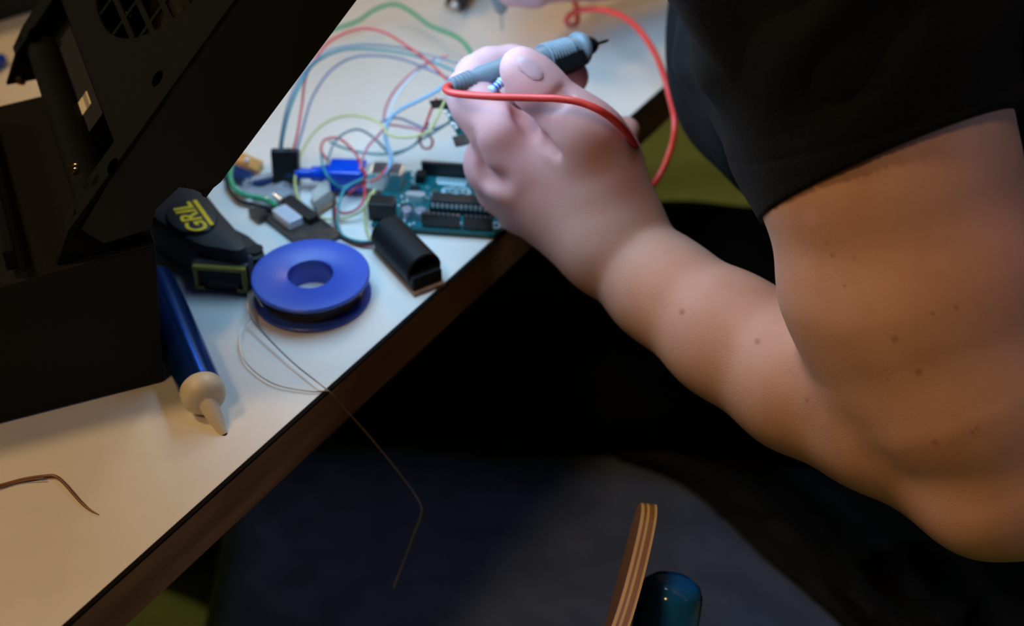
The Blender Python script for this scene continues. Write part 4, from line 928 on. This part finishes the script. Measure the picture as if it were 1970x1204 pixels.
# crook of the elbow
# palm and back of hand
WR_ = P3((1178, 462, .689))
def palm(p, r0, r1, k=0.012, w=WR_): fld.cone(w, P3(p), r0*mm, r1*mm, k)
palm((992, 330, .694), 19, 15.5); palm((958, 330, .708), 20, 13); palm((972, 362, .722), 20, 12.5); palm((1005, 405, .732), 19, 12)
palm((1060, 330, .692), 20, 18); palm((1120, 330, .688), 20, 16); palm((1165, 330, .70), 20, 12)
fld.cone(P3((1175, 400, .686)), P3((1132, 268, .676)), 0.019, 0.0155, 0.012)       # thenar / first metacarpal
fld.cone(P3((1060, 330, .70)), P3((1110, 330, .73)), 0.020, 0.016, 0.012)          # palm side
fld.cone(P3((1165, 340, .70)), P3((1150, 300, .73)), 0.014, 0.012, 0.012)
fld.cone(P3((1010, 300, .690)), P3((1100, 300, .683)), 0.011, 0.012, 0.014); fld.cone(P3((965, 250, .700)), P3((1075, 262, .694)), 0.009, 0.011, 0.012)         # web between thumb and index
PALM = fld.F.copy(); RES = PALM.copy()
def finger(pts, k=0.007, kf=0.004):
    global RES
    G = np.full_like(PALM, 0.03)
    for (p, r), (q, s_) in zip(pts, pts[1:]): fld.cone(P3(p), P3(q), r*mm, s_*mm, kf, G=G)
    hh = np.maximum(k-np.abs(PALM-G), 0)/k; RES = np.minimum(RES, np.minimum(PALM, G)-hh*hh*k*0.25)
# thumb
finger([((1132, 268, .676), 15.8), ((1090, 222, .672), 13.5), ((1040, 172, .670), 12.3), ((1018, 148, .669), 11.5), ((1003, 132, .668), 10.3)], 0.010)
# index: knuckle - proximal - bend - back over the probe
finger([((988, 322, .692), 16), ((962, 260, .684), 13.6), ((917, 203, .690), 12.2), ((903, 178, .694), 11.2), ((915, 145, .704), 9.6), ((942, 126, .708), 8.6), ((985, 118, .711), 7.8), ((1010, 118, .712), 7.2)], 0.008)
# middle: its knuckle shows left of the index base, the pad shows beyond the thumb
finger([((950, 322, .710), 12.8), ((958, 268, .728), 10.2), ((965, 205, .742), 9.6), ((1010, 170, .738), 9.6), ((1060, 158, .732), 9.6), ((1097, 148, .730), 9.6)], 0.006)
finger([((962, 362, .724), 12), ((950, 300, .752), 10), ((985, 235, .765), 9.4), ((1050, 205, .755), 9.2), ((1090, 190, .745), 8.8)], 0.006)
finger([((1005, 405, .734), 11), ((1000, 345, .765), 9), ((1060, 290, .775), 8.6), ((1130, 262, .765), 8.4), ((1202, 252, .752), 8.0)], 0.006)
fld.F = RES
fld.cone(P3((1120, 262, .667)), P3((1132, 248, .668)), 0.0090, 0.0080, 0.014); fld.cone(P3((1150, 345, .686)), P3((1165, 300, .690)), 0.0185, 0.0150, 0.014)
# knuckle bump, crease web-to-thumb, hollow by the knuckle, wrist tendons
fld.cone(P3((944, 312, .704)), P3((938, 306, .704)), 0.0105, 0.0100, 0.010)
def crease(pts, r, k=0.004):
    P_ = [np.array(D(*p)) for p in pts]
    for a, b in zip(P_, P_[1:]): fld.cone(a, b, r, r, k, sub=True)
crease([(1000, 226, .674), (1022, 250, .672), (1050, 272, .6675), (1074, 292, .6655)], 0.0016, 0.005)
crease([(1005, 218, .680), (1022, 230, .676)], 0.0055, 0.004)
crease([(936, 342, .6875), (960, 350, .6790)], 0.0028, 0.009)
crease([(900, 262, .678), (930, 320, .686)], 0.0022, 0.006)
for off in (0, 9, 17): crease([(1040+off, 203+off, .6580), (1062+off, 188+off, .6570), (1082+off, 168+off, .6600)], 0.0011, 0.0018)
armV, armQ = fld.mesh(2)
# nail patch comes from the finished thumb surface
def patch(V, Q, cx, cy, ax, ay, ang, off, dmax):
    x, y, d = projnp(V); c, s_ = math.cos(ang), math.sin(ang)
    u_ = ((x-cx)*c+(y-cy)*s_)/ax; v_ = (-(x-cx)*s_+(y-cy)*c)/ay
    inside = (u_*u_+v_*v_ < 1) & (d < dmax)
    q = Q[inside[Q].all(1)]; ids = np.unique(q); mp = -np.ones(len(V), int); mp[ids] = np.arange(len(ids)); P_ = V[ids].copy()
    cenp = P_.mean(0); ctr = P3((1010, 140, .669)); nrm = (P_-ctr); nrm /= np.linalg.norm(nrm, axis=1)[:, None]
    uu = np.maximum(0, 1-(u_*u_+v_*v_)[ids]); P_ += nrm*off*np.minimum(1, uu*3)[:, None]
    return P_, mp[q]
nail = patch(armV, armQ, 1019, 132, 33, 17, math.radians(38), 0.0007, 0.668)
# ---- rest of the body, coarse, joins the arm inside the shirt
def VN(v): return np.array(v, dtype=float)
lsh = VN(D(1590, -230, .545)); rsh = VN((0.36, 0.86, 0.99))
nk = (lsh+rsh)/2 + np.array([-0.03, 0.01, 0.055]); chest = (lsh+rsh)/2
tors = [(D(1735, 0, .80), .085), (D(1790, 170, .83), .085), (D(1890, 430, .88), .085), (D(1950, 640, .97), .095)]
tors = [(VN(p), r) for p, r in tors]
hips = VN((0.30, 0.74, 0.575))
headc = nk + np.array([-0.05, 0.085, 0.145])
b2f = Field(np.array([-0.05, 0.35, 0.45]), np.array([0.62, 1.15, 1.42]), 0.004)
for (p, r), (q, s_) in zip(tors, tors[1:]):
    b2f.cone(p, q, r, s_, 0.03); b2f.cone(p+np.array([0.09, 0.13, 0]), q+np.array([0.07, 0.10, 0]), r, s_, 0.03)
b2f.cone(lsh, chest, 0.05, 0.075, 0.03); b2f.cone(rsh, chest, 0.05, 0.075, 0.03); b2f.cone(chest, tors[1][0]+np.array([.05, .07, 0]), .075, .09, 0.03)
b2f.cone(chest, nk, 0.055, 0.050, 0.03); b2f.cone(nk, headc+np.array([0.02, -0.01, -0.07]), 0.052, 0.050, 0.02)
fd = np.array([-0.80, 0.42, -0.42]); fd /= np.linalg.norm(fd)          # face looks down at the work
upv = np.array([-0.35, 0.18, 0.92]); upv -= fd*(upv@fd); upv /= np.linalg.norm(upv); sd = np.cross(fd, upv)
hp = lambda f_, u_, s_: headc+fd*f_+upv*u_+sd*s_
b2f.cone(hp(-0.03, 0.03, 0), hp(0.0, 0.035, 0), 0.080, 0.078, 0.02); b2f.cone(hp(0.015, -0.01, 0), hp(0.035, -0.075, 0), 0.062, 0.036, 0.03)   # skull, jaw
b2f.cone(hp(0.078, 0.015, 0), hp(0.100, -0.022, 0), 0.008, 0.012, 0.012)      # nose
b2f.cone(hp(0.074, 0.030, -0.034), hp(0.074, 0.030, 0.034), 0.010, 0.010, 0.012)   # brow
for s_ in (-1, 1):
    b2f.cone(hp(0.078, 0.012, 0.032*s_), hp(0.079, 0.012, 0.033*s_), 0.012, 0.012, 0.006, sub=True)
    b2f.cone(hp(0.068, 0.012, 0.032*s_), hp(0.068, 0.012, 0.0325*s_), 0.0125, 0.0125, 0.003)   # eyeballs under lids
    b2f.cone(hp(-0.005, 0.02, 0.080*s_), hp(-0.01, -0.02, 0.076*s_), 0.010, 0.008, 0.006)      # ears
b2f.cone(hp(0.078, -0.052, -0.022), hp(0.078, -0.052, 0.022), 0.006, 0.006, 0.006); b2f.cone(hp(0.077, -0.062, -0.018), hp(0.077, -0.062, 0.018), 0.0065, 0.0065, 0.006)
# far (right) arm and its hand at the top of the picture
relb = VN((0.24, 1.02, 0.86)); rwr = VN(D(1150, -95, .90))
b2f.cone(rsh, relb, 0.050, 0.040, 0.02); b2f.cone(relb, rwr, 0.038, 0.027, 0.02)
restV, restQ = b2f.mesh(2)
h2 = Field(np.minimum(rwr, VN(D(930, 30, .9)))-0.06, np.maximum(rwr, VN(D(950, -200, .8)))+0.05, 0.0018)
def d3(*a): return VN(D(*a))
h2.cone(relb, rwr, 0.038, 0.027, 0.01)
h2.cone(rwr, d3(1050, -90, .875), .027, .024, .012); h2.cone(rwr, d3(1060, -60, .875), .026, .020, .012)
h2.cone(d3(1090, -50, .865), d3(1025, -22, .850), .013, .011, .006); h2.cone(d3(1025, -22, .850), d3(985, -16, .845), .0105, .009, .006)     # nearest finger, seen at the top edge
h2.cone(d3(1060, -90, .855), d3(1000, -50, .840), .011, .010, .004); h2.cone(d3(1000, -50, .840), d3(972, -30, .842), .0095, .0085, .004)
h2.cone(d3(1050, -120, .86), d3(985, -85, .835), .011, .010, .004); h2.cone(d3(985, -85, .835), d3(960, -60, .838), .0095, .008, .004)
h2.cone(d3(1060, -140, .87), d3(1000, -125, .84), .010, .009, .004); h2.cone(d3(1000, -125, .84), d3(968, -105, .84), .009, .0075, .004)
h2.cone(d3(1080, -50, .89), d3(1005, -55, .875), .014, .011, .006); h2.cone(d3(1005, -55, .875), d3(968, -40, .862), .011, .0095, .004)      # thumb
h2V, h2Q = h2.mesh(2)
bodyo = mesh_np('body', [(armV, armQ), (restV, restQ), (h2V, h2Q)], 'skin', person)
# pigment attribute: moles (r) and redder hand (g)
Vw = np.concatenate([armV, restV, h2V]); x, y, d = projnp(Vw); nA = len(armV)
pig = np.zeros((len(Vw), 4), dtype=np.float32); pig[:, 3] = 1
for (mx_, my_, rr) in ((1312, 600, 7), (1457, 657, 7), (1722, 652, 8), (1767, 716, 8), (1793, 604, 4), (1643, 497, 4), (1601, 491, 4), (1590, 465, 3), (1625, 550, 4), (1881, 824, 5), (1871, 832, 5), (1797, 850, 7), (1553, 770, 5), (1708, 730, 3), (1840, 590, 4)):
    dd_ = np.hypot(x-mx_, y-my_); near = (dd_ < rr*1.6) & (d < 0.66) & (np.arange(len(Vw)) < nA)
    if near.any():
        dm = d[near].min(); sel = near & (d < dm+0.012); pig[sel, 0] = np.maximum(pig[sel, 0], np.clip(1.5-dd_[sel]/(rr*0.75), 0, 1)*0.5)
ddm = np.hypot(x-1562, y-418); pig[:, 1] = np.maximum(pig[:, 1], np.where((ddm < 22) & (d < .6), np.clip(1-ddm/22, 0, 1)*0.8, 0))
hw = VN(D(1180, 470, .69)); hd = VN(D(950, 240, .70))-hw; hl = np.linalg.norm(hd); hd /= hl
tt = np.clip(((Vw-hw)@hd)/hl*1.2+0.1, 0, 1); tt[nA:] = 0; pig[:, 1] = np.maximum(pig[:, 1], tt*0.75); pig[len(armV)+len(restV):, 1] = 0.8
ca = bodyo.data.color_attributes.new('pigment', 'FLOAT_COLOR', 'POINT'); ca.data.foreach_set('color', pig.ravel())
mesh_np('thumbnail', [nail], 'nail', person)
# hair
hf = Field(headc-0.16, headc+0.16, 0.0035)
hf.cone(hp(-0.045, 0.045, 0), hp(0.005, 0.058, 0), 0.086, 0.070, 0.02); hf.cone(hp(-0.06, 0.0, 0), hp(-0.07, -0.03, 0), 0.060, 0.050, 0.02)
mesh_np('hair', [hf.mesh(1)], 'hair', person)
# ---- t-shirt: torso + near sleeve
shf = Field(np.array([0.0, 0.36, 0.50]), np.array([0.56, 1.10, 1.12]), 0.0036)
TOR = [(D(1692, -60, .745), .100), (D(1698, 60, .755), .100), (D(1770, 170, .79), .098), (D(1935, 405, .86), .098), (D(1960, 640, .95), .11)]
TOR = [(VN(p), r) for p, r in TOR]
o1 = np.array([0.10, 0.15, 0.0]); o2 = np.array([0.075, 0.10, 0.0])
for (p, r), (q, s_) in zip(TOR, TOR[1:]):
    shf.cone(p, q, r, s_, 0.03); shf.cone(p+o1, q+o1, r, s_, 0.03)
    shf.cone(p+np.array([.14, .02, 0]), q+np.array([.12, .02, 0]), r, s_, 0.03)
shf.cone(lsh, chest, 0.068, 0.095, 0.04); shf.cone(rsh, chest, 0.068, 0.095, 0.04); shf.cone(chest, nk, 0.085, 0.058, 0.03); shf.cone(chest, TOR[1][0], .095, .10, 0.03)
shf.cone(rsh, rsh+(relb-rsh)*0.55, 0.068, 0.062, 0.02)
shf.cone(lsh, P3(ARM[1][0]), 0.066, 0.060, 0.02)
nv = (nk+np.array([-0.02, 0.01, 0.03])); nd_ = np.array([-0.3, 0.2, 0.9]); nd_ /= np.linalg.norm(nd_); shf.plane_cut(nv-nd_*0.005, nd_)
# soft folds running over the side of the body
X = shf.ax[0][:, None, None]; Y = shf.ax[1][None, :, None]; Zc = shf.ax[2][None, None, :]
shf.F += (0.0028*np.sin(70*Zc+40*X+3*np.sin(22*Y)+2*np.sin(31*X))+0.0018*np.sin(95*X-60*Y+55*Zc)).astype(np.float32)
t1 = shf.mesh(1)
hemc = P3((1703, 322, .566)); axd = P3((1800, 600, .575))-P3((1640, 20, .555)); axd /= np.linalg.norm(axd)
# hem plane: contains the view ray at the hem centre and the photographed hem line
hl1, hl2 = P3((1480, 408, .566)), P3((1925, 231, .566)); rv = VN(ray(1703, 322)); rv /= np.linalg.norm(rv)
hn = np.cross(hl2-hl1, rv+0.10*axd); hn /= np.linalg.norm(hn)
if hn@axd < 0: hn = -hn
sfl = Field(hemc-0.085, np.maximum(hemc, lsh)+0.095, 0.0015)
sfl.cone(lsh, P3((1642, 30, .556)), 0.068, 0.061, 0.02); sfl.cone(P3((1642, 30, .556)), hemc+axd*0.03, 0.061, 0.0512, 0.01)
sfl.cone(P3((1600, 240, .60)), P3((1560, 60, .62)), 0.045, 0.060, 0.02)
X = sfl.ax[0][:, None, None]; Y = sfl.ax[1][None, :, None]; Zc = sfl.ax[2][None, None, :]
al = (X-hemc[0])*axd[0]+(Y-hemc[1])*axd[1]+(Zc-hemc[2])*axd[2]
fade = np.clip(-al/0.05-0.2, 0, 1)
sfl.F += (fade*(0.0026*np.sin(110*al+55*X)+0.0016*np.sin(150*X+90*al))).astype(np.float32)
hem = np.clip(1-np.abs(al+0.0195)/0.0012, 0, 1)*0.0009; sfl.F += hem.astype(np.float32)         # stitched hem line
sfl.plane_cut(hemc, hn)
sfl.cone(hemc-axd*0.010, hemc+axd*0.03, 0.0495, 0.0495, 0.001, sub=True)
t2 = sfl.mesh(1)
dh = (t2[0]-hemc)@hn; near = (np.abs(dh) < 0.0016); t2[0][near] -= dh[near][:, None]*hn
mesh_np('t_shirt', [t1, t2], 'shirt', person)
# ---- trousers and shoes
tf = Field(np.array([-0.48, 0.55, 0.04]), np.array([0.52, 1.25, 0.72]), 0.0055)
hipl, hipr = VN((0.29, 0.742, 0.538)), VN((0.33, 0.826, 0.541)); knl, knr = VN((-0.30, 0.772, 0.538)), VN((-0.28, 0.856, 0.541))
for h_, k_, f_ in ((hipl, knl, VN((-0.36, 1.02, 0.09))), (hipr, knr, VN((-0.30, 1.13, 0.09)))):
    tf.cone(h_, k_, 0.062, 0.056, 0.02); tf.cone(k_, f_, 0.058, 0.048, 0.02)
tf.cone(hipl, hipr, 0.075, 0.075, 0.03); tf.cone((hipl+hipr)/2, VN((0.36, 0.74, 0.66)), 0.09, 0.105, 0.04); tf.cone(VN((0.39, 0.74, 0.585)), VN((0.37, 0.82, 0.585)), 0.075, 0.075, 0.03)
X = tf.ax[0][:, None, None]; Y = tf.ax[1][None, :, None]; tf.F += (0.002*np.sin(60*X+40*Y)).astype(np.float32)
mesh_np('trousers', [tf.mesh(1)], 'trousers', person)
for c_ in (VN((-0.36, 1.02, 0)), VN((-0.30, 1.13, 0))):
    sf = Field(c_-np.array([0.25, 0.12, 0.0]), c_+np.array([0.1, 0.25, 0.14]), 0.005)
    tdir = np.array([-0.75, 0.5, 0]); tdir /= np.linalg.norm(tdir)
    sf.cone(c_+np.array([0, 0, 0.06])-tdir*0.03, c_+np.array([0, 0, 0.05])+tdir*0.04, 0.046, 0.044, 0.02); sf.cone(c_+np.array([0, 0, 0.042])+tdir*0.04, c_+np.array([0, 0, 0.038])+tdir*0.15, 0.040, 0.034, 0.02); sf.plane_cut(np.array([0, 0, 0.006]), np.array([0, 0, -1.0]))
    mesh_np('shoe', [sf.mesh(1)], 'sole', person)

# ================================================================ JACKET hanging at the right
jk = bmesh.new(); NU, NV = 46, 40; G_ = []
bnd = catmull([Vector(p) for p in ((1170, 872, 0), (1290, 915, 0), (1385, 985, 0), (1470, 1068, 0), (1570, 1150, 0), (1650, 1230, 0), (1700, 1330, 0))], 6)
for i in range(NU):
    u_ = i/(NU-1); row = []
    for j in range(NV):
        v_ = j/(NV-1); q = bnd[min(int(v_*(len(bnd)-1)), len(bnd)-1)]
        px = q.x+(2060-q.x)*u_; py = q.y+u_*(20-30*v_)
        fold = 0.010*math.sin(u_*15+v_*3.5)+0.006*math.sin(u_*27-v_*5)
        rg = math.hypot((px-1745)/110, (py-1125)/85); fold += 0.022*math.exp(-((rg-1.0)/0.25)**2)-(0.010*(0.8-rg) if rg < 0.8 else 0)
        row.append(jk.verts.new(Z(px, py, 0.474+max(0.0, min(1, u_*6))*(0.014+fold)+0.02*u_)))
    G_.append(row)
for i in range(NU-1):
    for j in range(NV-1): jk.faces.new((G_[i][j], G_[i+1][j], G_[i+1][j+1], G_[i][j+1]))
jo = obj('jacket', jk, 'jacket', smooth=True); tag(jo, 'dark brown jacket bunched on the seat below the elbow', 'jacket')
so = jo.modifiers.new('thickness', 'SOLIDIFY'); so.thickness = 0.003
